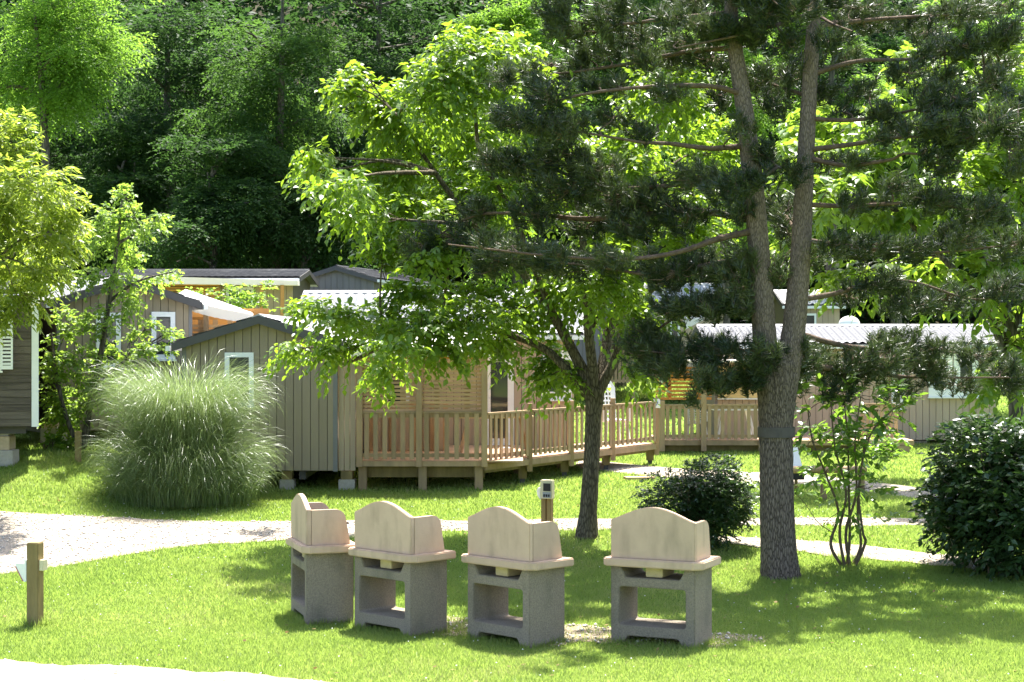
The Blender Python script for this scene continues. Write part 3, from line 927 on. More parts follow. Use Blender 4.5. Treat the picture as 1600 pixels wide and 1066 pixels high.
# posts
for x, tall in zip(xt, (True, True, True)):
    g = float(gz(x, YA))
    one_box('post', M['rail_wood'], tT, x - 0.055, x + 0.055, YA - 0.085, YA - 0.047 + 0.06, zf - 0.11, px2z(556, YA), bevel=0.006)
for x in (px2x(566, YA), px2x(660, YA), px2x(748, YA)):
    g = float(gz(x, YA + 0.2))
    one_box('support_post', M['rail_wood'], tT, x - 0.075, x + 0.075, YA + 0.05, YA + 0.2, g - 0.05, zf - 0.105, bevel=0.008)
wp = [WS + (WE - WS) * t for t in (0.23, 0.46, 0.71, 1.0)]
for i, q in enumerate(wp):
    mb = MB(); mb.bar((q[0], q[1], zf - 0.3), (q[0], q[1], zf + 0.99), 0.12, 0.1)
    p = mb.build('walkway_post', M['rail_wood'], tT)
    q2 = q + wnor * 0.16
    g = float(gz(q2[0], q2[1]))
    MB().box(q2[0] - 0.08, q2[0] + 0.08, q2[1] - 0.06, q2[1] + 0.08, g + 0.1, zf - 0.07).build('support_post', M['post_wood'], tT, 0.008)
    MB().box(q2[0] - 0.045, q2[0] + 0.045, q2[1] - 0.035, q2[1] + 0.055, g - 0.03, g + 0.11).build('post_foot', M['trim_dark'], tT)
    q3 = q + wnor * 1.25
    g = float(gz(q3[0], q3[1]))
    MB().box(q3[0] - 0.07, q3[0] + 0.07, q3[1] - 0.06, q3[1] + 0.06, g - 0.02, zf - 0.07).build('support_post', M['post_wood'], tT)
    if i == 3:
        pl = one_box('number_plate', M['white'], p, q[0] - 0.07, q[0] + 0.07, q[1] - 0.085, q[1] - 0.068, zf + 0.72, zf + 0.92)
        cu = bpy.data.curves.new('number', 'FONT'); cu.body = '7'; cu.size = 0.13; cu.align_x = 'CENTER'; cu.extrude = 0.001
        tmp = bpy.data.objects.new('number', cu); COL.objects.link(tmp)
        me = bpy.data.meshes.new_from_object(tmp.evaluated_get(bpy.context.evaluated_depsgraph_get()))
        bpy.data.objects.remove(tmp)
        me.materials.clear(); me.materials.append(M['blue'])
        dg = link('number', me, None, p)
        dg.location = (q[0], q[1] - 0.088, zf + 0.77); dg.rotation_euler = (math.pi / 2, 0, 0)
beam = MB(); a = WS + wnor * 0.2; b = WE + wnor * 0.2
beam.bar((a[0], a[1], zf - 0.17), (b[0], b[1], zf - 0.17), 0.07, 0.16)
beam.build('joist', M['post_wood'], tT)
# railings
rail_section(tT, (xt[0] + 0.05, YA - 0.03), (xt[1] - 0.05, YA - 0.03), zf, nb=6)
rail_section(tT, (xt[1] + 0.05, YA - 0.03), (xt[2] - 0.05, YA - 0.03), zf, nb=6)
pts_ = [WS] + wp
for i in range(4):
    d_ = (pts_[i + 1] - pts_[i]); d_ = d_ / np.linalg.norm(d_)
    rail_section(tT, pts_[i] + d_ * 0.07, pts_[i + 1] - d_ * 0.07, zf - 0.03, nb=(8, 8, 8, 9)[i])
slat_screen(tT, xt[0] + 0.045, xt[1] - 0.045, YA - 0.01, px2z(643, YA), px2z(562, YA), uprights=2)
slat_screen(tT, xt[1] + 0.045, xt[2] - 0.045, YA - 0.01, px2z(643, YA), px2z(562, YA), uprights=2)
one_box('header_beam', M['orange_wood'], tT, xt[0] - 0.06, xt[2] + 0.06, YA - 0.02, YA + 0.06, px2z(561, YA), px2z(555, YA))
cp = MB()
zc0, zc1 = px2z(545, YA - 0.15), zeB - 0.02
cp.prism([(xt[0] - 0.15, YA - 0.2, zc0), (xt[2] + 0.2, YA - 0.2, zc0), (xt[2] + 0.2, YA - 0.2, zc0 + 0.045), (xt[0] - 0.15, YA - 0.2, zc0 + 0.045)], (0, YB - YA, zc1 - zc0))
cp.build('canopy', M['canvas'], tT)
one_box('fascia', M['cream'], tT, xt[0] - 0.16, xt[2] + 0.21, YA - 0.235, YA - 0.203, px2z(557, YA), px2z(543, YA))
# panel that closes the terrace towards the gable cabin
xp0, xp1 = px2x(529, YA + .1), px2x(556, YA + .1)
bw = (xp1 - xp0) / 3
for i in range(3):
    one_box('side_board', M['board_pink'], tT, xp0 + i * bw + 0.006, xp0 + (i + 1) * bw - 0.006, YA + 0.08, YA + 0.105, px2z(736, YA), px2z(548, YA))

# inner cross-wall of warm boards at the back of the terrace
wsc = one_box('storage_wall', M['slat_wood'], tT, px2x(575, 34.2), px2x(700, 34.2), 34.2, 34.26, zf + 0.002, zf + 0.95)
k = 0
for x in np.arange(px2x(576, 34.2), px2x(698, 34.2) - 0.12, 0.135):
    one_box('board', M['board_pink'] if k % 3 else M['slat_wood'], wsc, x, x + 0.122, 34.172, 34.197, zf + 0.01, zf + 0.93); k += 1

# --- C: cabin on the left behind the young maple, ridge runs back to the left
YC = 34.6
angC = math.radians(32)
cC = np.array([px2x(196, YC), YC])
tC, wallC = cabin('taupe cabin with two tall white windows half hidden by the young maple', (cC[0], cC[1], 0), angC, 2.75, 7.5,
                  px2z(672, YC), px2z(474, YC) - px2z(672, YC), 0.42, 'board_taupe', ('front',), 0.16)
window(tC, 0.52, 1.02, px2z(562, YC), px2z(487, YC), -0.024, 0.05, 0.1)
window(tC, -0.62, -0.12, px2z(575, YC), px2z(489, YC), -0.024, 0.05, 0.1)
for sx in (-0.8, 0.9):
    zg = float(gz(cC[0] + sx * math.cos(angC), cC[1] + sx * math.sin(angC)))
    MB().box(sx - 0.2, sx + 0.2, 0.05, 0.45, zg - 0.1, px2z(672, YC) - 0.15).build('support_pier', M['block'], tC, 0.01)
# its canvas terrace awning
tAw = thing('terrace_awning', 'white canvas awning over a slatted terrace left of the central gable', 'awning', (0, 0, 0))
Yw = 36.5
q = [P(272, 463, Yw - 0.6), P(396, 491, Yw - 0.6), P(392, 487, Yw + 2.2), P(290, 452, Yw + 2.2)]
n = 14
vv = []
for i in range(n):
    u = i / (n - 1)
    for j in range(8):
        w = j / 7
        p = (q[0] * (1 - u) + q[1] * u) * (1 - w) + (q[3] * (1 - u) + q[2] * u) * w
        p = p + np.array([0, 0, -0.03 * math.sin(math.pi * u) * (1 - w)])
        vv.append(p)
i0 = (np.arange(n - 1)[:, None] * 8 + np.arange(7)[None, :]).ravel()
link('canopy', mesh_np('canopy', np.array(vv), np.stack([i0, i0 + 8, i0 + 9, i0 + 1], -1), True), M['canvas'], tAw)
hem = []
for i in range(40):
    u = i / 39
    p = q[0] * (1 - u) + q[1] * u + np.array([0, -0.004, -0.03 * math.sin(math.pi * u)])
    hem += [p, p - np.array([0, 0.01, 0.19 + 0.02 * math.sin(math.pi * u) + 0.014 * abs(math.sin(u * 40))])]
i0 = np.arange(39) * 2
link('valance', mesh_np('valance', np.array(hem), np.stack([i0, i0 + 2, i0 + 3, i0 + 1], -1), True), M['canvas'], tAw)
for x in (286, 322, 392):
    X = px2x(x, Yw - 0.5)
    one_box('post', M['rail_wood'], tAw, X - 0.05, X + 0.05, Yw - 0.55, Yw - 0.45, float(gz(X, Yw)), px2z(487 if x < 330 else 497, Yw), bevel=0.006)
slat_screen(tAw, px2x(284, Yw), px2x(398, Yw), Yw - 0.4, px2z(600, Yw), px2z(500, Yw), 0.085, 0.058, 'slat_wood', 5)
one_box('back_panel', M['orange_wood'], tAw, px2x(268, Yw + 1.6), px2x(420, Yw + 1.6), Yw + 1.6, Yw + 1.64, px2z(640, Yw), px2z(480, Yw))  # its orange paints in the glow that comes through the canvas
one_box('header_beam', M['orange_wood'], tAw, px2x(284, Yw), px2x(398, Yw), Yw - 0.36, Yw - 0.28, px2z(500, Yw), px2z(496, Yw))

# --- D: cabin of the back row with slate roof and white fascia
YD = 52.0
xD0, xD1 = px2x(150, YD), px2x(458, YD)
tD, wallD = cabin('back row cabin with slate grey roof and broad white fascia over a slatted porch', (xD0, YD + 2.2, 0), -math.pi / 2, 4.4, xD1 - xD0,
                  px2z(560, YD), px2z(436, YD) - px2z(560, YD), 0.27, 'board_pink', ('right',), 0.19, over=0.22, roof='roof_dark', board_x=(3.0, xD1 - xD0))
def onD(x): return px2x(x, YD) - xD0
window(tD, onD(354), onD(374), px2z(500, YD), px2z(449, YD), 2.224, 0.06, 0.08, 'x', 1)
window(tD, onD(376), onD(397), px2z(500, YD), px2z(449, YD), 2.224, 0.06, 0.08, 'x', 1)
for x in (414, 446):
    one_box('post', M['orange_wood'], tD, 2.85, 2.95, onD(x) - 0.05, onD(x) + 0.05, px2z(560, YD), px2z(444, YD))
fa = MB().prism([(2.42, onD(180), px2z(431, YD)), (2.42, onD(470), px2z(440, YD)), (2.42, onD(470), px2z(447, YD)), (2.42, onD(180), px2z(444, YD))], (0.55, 0, 0))
fa.build('fascia', M['canvas'], tD)
for i in range(9):
    z = px2z(475, YD) + i * 0.075
    one_box('slat', M['orange_wood'], tD, 2.5, 2.52, onD(255), onD(346), z, z + 0.05)

# --- E: small dark gable in the back row
YE = 57.0
tE, wallE = cabin('dark slate grey gabled cabin standing at the edge of the wood', (px2x(527, YE), YE, 0), math.radians(-14), px2x(586, YE) - px2x(468, YE), 7.0,
                  px2z(560, YE), px2z(437, YE) - px2z(560, YE), 0.36, 'board_dark', ('front', 'right'), 0.2, roof='roof_dark')
window(tE, 0.5, 1.7, px2z(500, YE), px2z(441, YE), (px2x(586, YE) - px2x(468, YE)) / 2 + 0.03, 0.05, 0.09, 'x', 1)

# --- F: long cabin on the right
YF = 43.5
xF0, xF1 = px2x(1118, YF), px2x(1556, YF)
zfF = px2z(690, 41.2)
tF, wallF = cabin('long sand coloured cabin with silvery waved tile roof behind the pine', (xF0, YF + 2.0, 0), -math.pi / 2, 4.0, xF1 - xF0,
                  zfF - 0.1, px2z(538, YF) - zfF + 0.1, px2z(509, YF + 2.0) - px2z(538, YF) - 0.08, 'board_pink', ('right',), 0.17, over=0.25, roof='roof_silver')
def onF(x): return px2x(x, YF) - xF0
window(tF, onF(1450), onF(1487), px2z(620, YF), px2z(552, YF), 2.024, 0.06, 0.16, 'x', 1)
window(tF, onF(1489), onF(1528), px2z(620, YF), px2z(552, YF), 2.024, 0.06, 0.16, 'x', 1)
window(tF, onF(1392), onF(1412), px2z(640, YF), px2z(575, YF), 2.024, 0.06, 0.1, 'x', 1)
wp_ = window(tF, onF(1122), onF(1186), px2z(622, YF), px2z(572, YF), 2.024, 0.06, 0.3, 'x', 1)
wp_.data.materials[0] = M['yellow_panel']
zgF = float(gz(px2x(1140, YF), YF))
MB().box(1.3, 1.9, onF(1122), onF(1150), zgF - 0.1, zfF - 0.12).build('support_pier', M['block'], tF, 0.01)
MB().box(1.3, 1.9, onF(1420), onF(1450), zgF - 0.1, zfF - 0.12).build('support_pier', M['block'], tF, 0.01)

tR = thing('railed_terrace', 'wooden terrace with pale railing and orange slats left of the pine trunk', 'terrace', (0, 0, 0))
YR = 41.2
zr = px2z(688, YR)
xr = [px2x(v, YR) for v in (1034, 1099, 1189, 1290, 1420)]
sh = None
for i in range(16):
    if sh is None:
        o = one_box('deck_plank', M['plank_wood'], tR, 0, xr[4] - xr[0] + 0.2, 0, 0.138, -0.028, 0); sh = o.data
    else:
        o = link('deck_plank', sh, None, tR)
    o.location = (xr[0] - 0.08, YR + i * 0.147, zr + random.uniform(-0.001, 0.001))
one_box('rim_board', M['deck_wood'], tR, xr[0] - 0.08, xr[4] + 0.12, YR - 0.04, YR - 0.003, zr - 0.12, zr - 0.002)
for i, x in enumerate(xr):
    top = px2z(560, YR) if i in (1, 2) else zr + 0.95
    if i < 3: one_box('post', M['deck_wood'], tR, x - 0.065, x + 0.065, YR - 0.11, YR - 0.043, zr - 0.26, top, bevel=0.006)
    g = float(gz(x, YR + 0.3))
    one_box('support_post', M['post_wood'], tR, x - 0.07, x + 0.07, YR + 0.2, YR + 0.34, g - 0.05, zr - 0.03)
x_ = px2x(1066, YR); one_box('support_post', M['post_wood'], tR, x_ - 0.06, x_ + 0.06, YR + 0.5, YR + 0.62, float(gz(x_, YR + .5)) - 0.05, zr - 0.03)
one_box('joist', M['post_wood'], tR, xr[0], xr[4], YR + 0.12, YR + 0.19, zr - 0.27, zr - 0.031)
rail_section(tR, (xr[0] + 0.06, YR - 0.02), (xr[1] - 0.06, YR - 0.02), zr, 'deck_wood', 0.86, 6)
rail_section(tR, (xr[1] + 0.06, YR - 0.02), (xr[2] - 0.06, YR - 0.02), zr, 'deck_wood', 0.86, 8)
rail_section(tR, (px2x(1352, YR), YR + 0.6), (px2x(1412, YR), YR + 0.6), zr, 'deck_wood', 0.86, 8)
slat_screen(tR, px2x(1024, YR + 1.9), px2x(1112, YR + 1.9), YR + 1.9, zr + 0.9, px2z(568, YR + 1.9), 0.095, 0.06, 'orange_wood', 2)
one_box('awning_roof', M['canvas'], tR, xr[0] - 0.2, xr[2] + 0.2, YR - 0.1, YR + 2.2, px2z(566, YR), px2z(563, YR))
one_box('end_bracing', M['deck_wood'], tR, px2x(1340, YR), px2x(1420, YR), YR - 0.07, YR - 0.045, zr - 0.32, zr - 0.13)

# --- G, H and further cabins glimpsed between the trees
YG = 58.0
tG, wG = cabin('grey walled cabin glimpsed behind the fork of the tree', (px2x(915, YG), YG, 0), math.radians(-10), px2x(952, YG) - px2x(872, YG), 6,
               px2z(590, YG), px2z(478, YG) - px2z(590, YG), 0.5, 'board_dark', ('front',), 0.2, roof='roof_dark')
tRail = thing('porch_railing', 'pale wooden porch railing glimpsed right of the tree fork', 'railing', (0, 0, 0))
zG = px2z(600, YG - 1)
for x in (952, 990):
    X = px2x(x, YG - 1); one_box('post', M['deck_wood'], tRail, X - 0.06, X + 0.06, YG - 1.06, YG - 0.94, zG - 0.6, zG + 1.2)
rail_section(tRail, (px2x(953, YG - 1), YG - 1), (px2x(989, YG - 1), YG - 1), zG, 'deck_wood', 1.15, 6)
YH = 56.0
tH, wH = cabin('sand coloured cabin with white window glimpsed through the pine branches', (px2x(1020, YH), YH + 2, 0), -math.pi / 2, 4.0, px2x(1130, YH) - px2x(1020, YH),
               px2z(585, YH), px2z(474, YH) - px2z(585, YH), 0.6, 'board_pink', ('right',), 0.2)
window(tH, px2x(1046, YH) - px2x(1020, YH), px2x(1062, YH) - px2x(1020, YH), px2z(540, YH), px2z(490, YH), 2.024, 0.06, 0.07, 'x', 1)
sail = MB().prism([P(1071, 515, YH - 1.5), P(1101, 499, YH - 1.5), P(1101, 497, YH - 1.5), P(1071, 499, YH - 1.5)], (0, 0.9, 0.1))
sl_ = sail.build('shade_sail', M['canvas'], None)
tag(sl_, 'pale blue white shade sail stretched beside the window beyond the pine', 'awning')
YI = 60.0
tI, wI = cabin('brown boarded cabin just showing above the silvery tile roof', (px2x(1230, YI), YI + 2, 0), -math.pi / 2, 4.0, px2x(1312, YI) - px2x(1230, YI),
               px2z(590, YI), px2z(478, YI) - px2z(590, YI), 0.5, 'board_pink', ('right',), 0.2)
window(tI, px2x(1254, YI) - px2x(1230, YI), px2x(1275, YI) - px2x(1230, YI), px2z(540, YI), px2z(490, YI), 2.024, 0.06, 0.07, 'x', 1)
dm = MB()
YJ = 55.0
cen = P(1327, 508, YJ); R_ = 17 * YJ / F
for i in range(12):
    pass
v, f = [], []
for i in range(9):
    th = i / 8 * math.pi / 2
    for j in range(20):
        ph = j / 20 * 2 * math.pi
        v.append((cen[0] + R_ * math.cos(th) * math.cos(ph), cen[1] + R_ * math.cos(th) * math.sin(ph), cen[2] + R_ * 0.85 * math.sin(th)))
for i in range(8):
    for j in range(20):
        f.append((i * 20 + j, i * 20 + (j + 1) % 20, (i + 1) * 20 + (j + 1) % 20, (i + 1) * 20 + j))
gJ = float(gz(cen[0], YJ))
for j in range(20):
    ph = j / 20 * 2 * math.pi
    v.append((cen[0] + R_ * 1.02 * math.cos(ph), cen[1] + R_ * 1.02 * math.sin(ph), gJ))
for j in range(20): f.append((180 + j, 180 + (j + 1) % 20, (j + 1) % 20, j))
tank = dm.add(v, f).build('storage_tank', M['plastic_white'], None, smooth=True)
tag(tank, 'pale round topped tank peeping above the silvery roof ridge', 'tank')

# --- far-left dark plank cabin, turned so that its right wall runs away from the camera
YL = 30.2
zl0, zl1 = px2z(666, YL), px2z(462, YL)
tL = thing('wood_cabin', 'dark weathered plank cabin with white corner board at the left edge', 'cabin', (px2x(60, YL), YL, 0), math.radians(17))
wL = MB().box(-4.0, -0.03, 0.03, 6, zl0 + 0.02, zl1).build('wall', M['shell'], tL)
npl = 18; ph_ = (zl1 - zl0) / npl
for i in range(npl):
    zz = zl0 + i * ph_
    MB().prism([(-4.0, 0.028, zz + 0.003), (-0.125, 0.028, zz + 0.003), (-0.125, 0.028, zz + ph_ - 0.004), (-4.0, 0.028, zz + ph_ - 0.004)], (0, -0.022 - random.uniform(0, 0.008), 0)).build('plank', M['weathered'], wL)
    one_box('plank', M['weathered'], wL, -0.027, -0.004, 0.03, 6, zz + 0.003, zz + ph_ - 0.004)
one_box('corner_board', M['white'], tL, -0.115, 0.004, -0.012, 0.027, zl0 - 0.01, zl1)
wdw = window(tL, -1.25, -0.62, px2z(579, YL), px2z(470, YL), 0.002, 0.05, 0.06, 'y', -1)
sh_ = MB(); xa, xb = -0.63, -0.43
sh_.box(xa - 0.01, xa + 0.03, -0.1, -0.06, px2z(577, YL), px2z(470, YL)); sh_.box(xb - 0.035, xb, -0.1, -0.06, px2z(577, YL), px2z(470, YL))
sh_.box(xa + 0.03, xb - 0.035, -0.1, -0.06, px2z(577, YL), px2z(571, YL))
shu = sh_.build('shutter', M['white'], tL)
for k in range(19):
    z = px2z(570, YL) + k * 0.065
    one_box('louvre', M['white'], shu, xa + 0.03, xb - 0.035, -0.095, -0.065, z, z + 0.038)
rf = MB().prism([(-4.1, -0.08, zl1 + 0.02), (0.12, -0.08, zl1 + 0.02), (0.12, -0.08, zl1 + 0.1), (-4.1, -0.08, zl1 + 0.1)], (0, 6.6, 0.5))
rf.build('roof', M['roof_dark'], tL)
one_box('chassis', M['trim_dark'], tL, -4.0, -0.2, 0.3, 5.7, zl0 - 0.14, zl0 + 0.015)
def block(x0, x1, y_bot, y_top, Y, mat, label, d=0.4):
    X0, X1 = px2x(x0, Y), px2x(x1, Y)
    zt_ = px2z(y_top, Y); zb = px2z(y_bot, Y) if y_bot else float(gz((X0 + X1) / 2, Y)) - 0.03
    o = MB().box(X0, X1, Y, Y + d, zb, zt_).build('concrete_block', M[mat], None, 0.008)
    tag(o, label, 'concrete block', 'concrete blocks under the plank cabin')
block(-22, 20, None, 704, YL + 0.1, 'block', 'broad grey concrete block at the bottom of the stack under the plank cabin')
block(-22, 14.5, 703.5, 682, YL + 0.15, 'block_tan', 'tan concrete block resting on the broad grey block under the plank cabin')
block(-22, 13, 681.5, 670, YL + 0.2, 'block', 'thin grey block directly under the plank cabin floor')
block(63, 97, None, 669, 33.2, 'block', 'grey concrete block in the shade beside the young maple stem')
block(68, 88, 668.5, 661, 33.25, 'block_tan', 'thin reddish block lying on the shaded grey block by the maple')

# ------------------------------------------------------------------ four barbecues
def make_bbq(first=True):
    t = thing('barbecue', 'x', 'barbecue')
    W2, D, H = 0.47, 0.54, 0.79
    def rr(x0, x1, z0, z1, r=0.03):
        out = []
        for (cx, cz, a0) in ((x1 - r, z0 + r, -90), (x1 - r, z1 - r, 0), (x0 + r, z1 - r, 90), (x0 + r, z0 + r, 180)):
            for k in range(4):
                a = math.radians(a0 + k * 30); out.append((cx + r * math.cos(a), cz + r * math.sin(a)))
        return out
    outer = [(-W2, -0.03), (-0.34, -0.03), (-0.28, 0.062), (0.28, 0.062), (0.34, -0.03), (W2, -0.03), (W2, H),
             (0.36, H), (0.30, 0.675), (-0.30, 0.675), (-0.36, H), (-W2, H)]
    base = extrude_outline('base', [outer, rr(-0.375, 0.365, 0.17, 0.578)], D, 'y', M['concrete'], t, 0.008)
    # beige tray with cut corners
    a, b0, b1, c = 0.555, -0.06, 0.60, 0.09
    extrude_outline('tray', [[(-a + c * .6, b0), (a - c, b0), (a, b0 + c), (a, b1), (-a, b1), (-a, b0 + c * .6)]], 0.085, 'z', M['mortar'], t, 0.012, at=H + 0.002)
    zt = H + 0.087
    arch = [(-W2, zt), (W2, zt), (W2, zt + 0.405)]
    for k in range(1, 24):
        u = 1 - 2 * k / 24
        s = (0.5 * (1 + math.cos(math.pi * abs(u)))) ** 0.62
        arch.append((W2 * u, zt + 0.405 + 0.142 * s))
    arch.append((-W2, zt + 0.405))
    extrude_outline('back_panel', [arch], 0.055, 'y', M['mortar'], t, 0.007, at=0.0)
    side = [(0.058, zt), (0.50, zt), (0.495, zt + 0.05), (0.455, zt + 0.27)]
    for k in range(1, 9):
        an = math.radians(90 * k / 8)
        side.append((0.325 + 0.12 * math.cos(an) * 1.05, zt + 0.285 + 0.115 * math.sin(an)))
    side.append((0.058, zt + 0.398))
    for sx in (-W2 + 0.002, W2 - 0.052):
        extrude_outline('side_panel', [side], 0.05, 'x', M['mortar'], t, 0.006, at=sx)
    one_box('hearth_brick', M['fire_brick'], t, -0.10, 0.09, 0.06, 0.42, 0.684, 0.788, bevel=0.006)
    g = MB()
    for k in range(15):
        x = -0.39 + k * 0.0557
        g.box(x - 0.004, x + 0.004, 0.09, 0.50, zt + 0.22, zt + 0.228)
    for y in (0.09, 0.5):
        g.box(-0.41, 0.41, y - 0.005, y + 0.005, zt + 0.228, zt + 0.238)
    g.build('grill_grate', M['soot'], t)
    one_box('ash_bed', M['soot'], t, -0.405, 0.405, 0.062, 0.5, zt + 0.001, zt + 0.03)
    return t

def copy_tree(o, parent=None):
    c = o.copy(); COL.objects.link(c)
    if parent is not None: c.parent = parent
    for ch in list(o.children): copy_tree(ch, c)
    return c
bq = make_bbq()
feet = NB()
def feet_grass(pos, a, z):
    n = 420
    e = RNG.integers(0, 3, n); t = RNG.uniform(-1, 1, n)
    lx = np.where(e < 2, t * 0.5, 0.48 + RNG.uniform(0, 0.05, n)); ly = np.where(e < 2, -0.01 - RNG.uniform(0, 0.07, n), 0.27 + t * 0.27)
    X = pos[0] + lx * math.cos(a) - ly * math.sin(a); Y = pos[1] + lx * math.sin(a) + ly * math.cos(a)
    b = np.stack([X, Y, gz(X, Y)], -1)
    an = RNG.uniform(0, 6.28, n)
    w = np.stack([np.cos(an), np.sin(an), np.zeros(n)], -1) * 0.004
    h = RNG.uniform(0.03, 0.10, n)
    tip = b + np.stack([RNG.normal(0, 0.3, n) * h, RNG.normal(0, 0.3, n) * h, h], -1)
    feet.add(np.stack([b - w, b + w, tip], 1), np.arange(3 * n).reshape(-1, 3), np.repeat(RNG.uniform(0.2, 1.0, n), 3))
BB = [((1036, 1009), 25.5, 18.15, 'beige hooded barbecue facing nearly square on, nearest the pine trunk'),
      ((806, 1000), 45.0, 18.35, 'beige hooded barbecue in front of the small meter post'),
      ((624, 985), 44.5, 18.95, 'beige hooded barbecue overlapping the sideways one, with pale chip on its cheek'),
      ((500, 968), 72.0, 19.75, 'beige hooded barbecue turned almost sideways at the left end of the row')]
for k, ((x, y), rot, Y, lab) in enumerate(BB):
    o = bq if k == 0 else copy_tree(bq)
    o['label'] = lab
    o['group'] = 'barbecues standing in a row on the lawn'
    a = -math.radians(rot)
    cxl = np.array([px2x(x, Y), Y + 0.18])
    off = np.array([-math.sin(a) * 0.27, math.cos(a) * 0.27])
    pos = cxl - off
    o.location = (pos[0], pos[1], float(gz(cxl[0], cxl[1])) + 0.015)
    o.rotation_euler = (0, 0, a)
    feet_grass(pos, a, 0)
fg = feet.build('grass_tufts', M['grass'])
tag(fg, 'longer uncut grass around the feet of the barbecues', 'grass', kind='stuff')

# ------------------------------------------------------------------ posts and small furniture
p = gpt(55, 978)
tP = thing('lamp_post', 'short square wooden post with white wedge lamp by the gravel road', 'post', p, math.radians(-12))
one_box('post', M['post_wood'], tP, -0.07, 0.07, -0.07, 0.07, -0.1, 0.93, bevel=0.008)
lp = MB().prism([(-0.073, -0.07, 0.74), (-0.073, -0.07, 0.50), (-0.10, -0.07, 0.49), (-0.205, -0.07, 0.675), (-0.205, -0.07, 0.70), (-0.10, -0.07, 0.70), (-0.10, -0.07, 0.75)], (0, 0.14, 0))
lamp = lp.build('lamp', M['plastic_white'], tP, 0.004)
MB().prism([(-0.115, -0.075, 0.50), (-0.207, -0.075, 0.662), (-0.199, -0.075, 0.667), (-0.107, -0.075, 0.505)], (0, 0.15, 0)).build('lens', M['plastic_red'], lamp)
one_box('bracket', M['plastic_cream'], tP, 0.073, 0.12, -0.05, 0.06, 0.62, 0.74, bevel=0.004)

p = gpt(855, 824)
tM = thing('meter_post', 'wooden post with cream meter box and white lamp beside the forked tree', 'post', p, math.radians(-28))
sc_ = 26.2 / F
one_box('post', M['post_wood'], tM, -0.085, -0.005, -0.05, 0.05, -0.1, 0.74, bevel=0.006)
one_box('post', M['post_wood'], tM, 0.015, 0.085, -0.045, 0.045, -0.1, 0.70, bevel=0.006)
bx = one_box('meter_box', M['plastic_cream'], tM, -0.04, 0.16, -0.17, -0.052, 0.46, 0.75, bevel=0.012)
one_box('display', M['black'], bx, 0.02, 0.145, -0.178, -0.172, 0.58, 0.70)
sk_ = one_box('socket_plate', M['plastic_grey'], bx, 0.01, 0.15, -0.176, -0.171, 0.475, 0.565)
for k in range(3):
    one_box('socket', M['black'], bx, 0.025 + k * 0.04, 0.05 + k * 0.04, -0.183, -0.177, 0.49, 0.53)
MB().prism([(-0.088, -0.06, 0.62), (-0.088, -0.06, 0.42), (-0.15, -0.06, 0.50), (-0.16, -0.06, 0.58), (-0.13, -0.06, 0.625)], (0, 0.12, 0)).build('lamp', M['plastic_white'], tM, 0.01)

# tilted notice board behind the pine, and the low rail
p = gpt(1246, 772)
tN = thing('notice_board', 'tilted white topped notice board on a post behind the pine trunk', 'sign', p, 0)
one_box('post', M['post_wood'], tN, -0.05, 0.0, -0.03, 0.03, -0.1, 0.5)
MB().prism([(-0.22, -0.18, 0.32), (0.10, -0.18, 0.32), (0.10, -0.16, 0.34), (-0.22, -0.16, 0.34)], (-0.09, 0.26, 0.52)).build('panel', M['plastic_white'], tN)
MB().prism([(-0.20, -0.20, 0.27), (0.09, -0.20, 0.27), (0.085, -0.20, 0.44), (-0.2, -0.2, 0.44)], (-0.03, 0.03, 0.05)).build('lower_panel', M['soot'], tN)
p0 = gpt(1287, 782)
tW = thing('low_fence', 'low wooden log rail on posts behind the many stemmed shrub', 'fence', p0, 0)
one_box('post', M['rail_wood'], tW, -0.05, 0.05, -0.05, 0.05, -0.1, 0.5, bevel=0.01)
v, f = tube_arrays([(-0.55, 0, 0.53), (0.1, 0.03, 0.535), (0.75, 0.08, 0.53)], [0.065, 0.065, 0.06], 10, 0.03, 4)
link('log', mesh_np('log', v, f, True), M['rail_wood'], tW)
one_box('post', M['rail_wood'], tW, 0.62, 0.72, 0.03, 0.12, -0.1, 0.48, bevel=0.01)

# stake beside the pampas, plank lying in the grass, plank ends under the walkway
p = gpt(122, 722)
stk = one_box('stake', M['post_wood'], None, p[0] - 0.05, p[0] + 0.05, p[1] - 0.05, p[1] + 0.05, p[2] - 0.1, p[2] + 0.55, bevel=0.008)
tag(stk, 'short grey wooden stake standing left of the pampas grass', 'stake')
p = gpt(1005, 752)
pk = MB().bar((p[0] - 0.35, p[1], p[2] + 0.06), (p[0] + 0.2, p[1] + 0.1, p[2] + 0.06), 0.3, 0.045).build('plank', M['deck_wood'], None)
tag(pk, 'loose pale plank lying on the grass under the walkway end', 'plank')

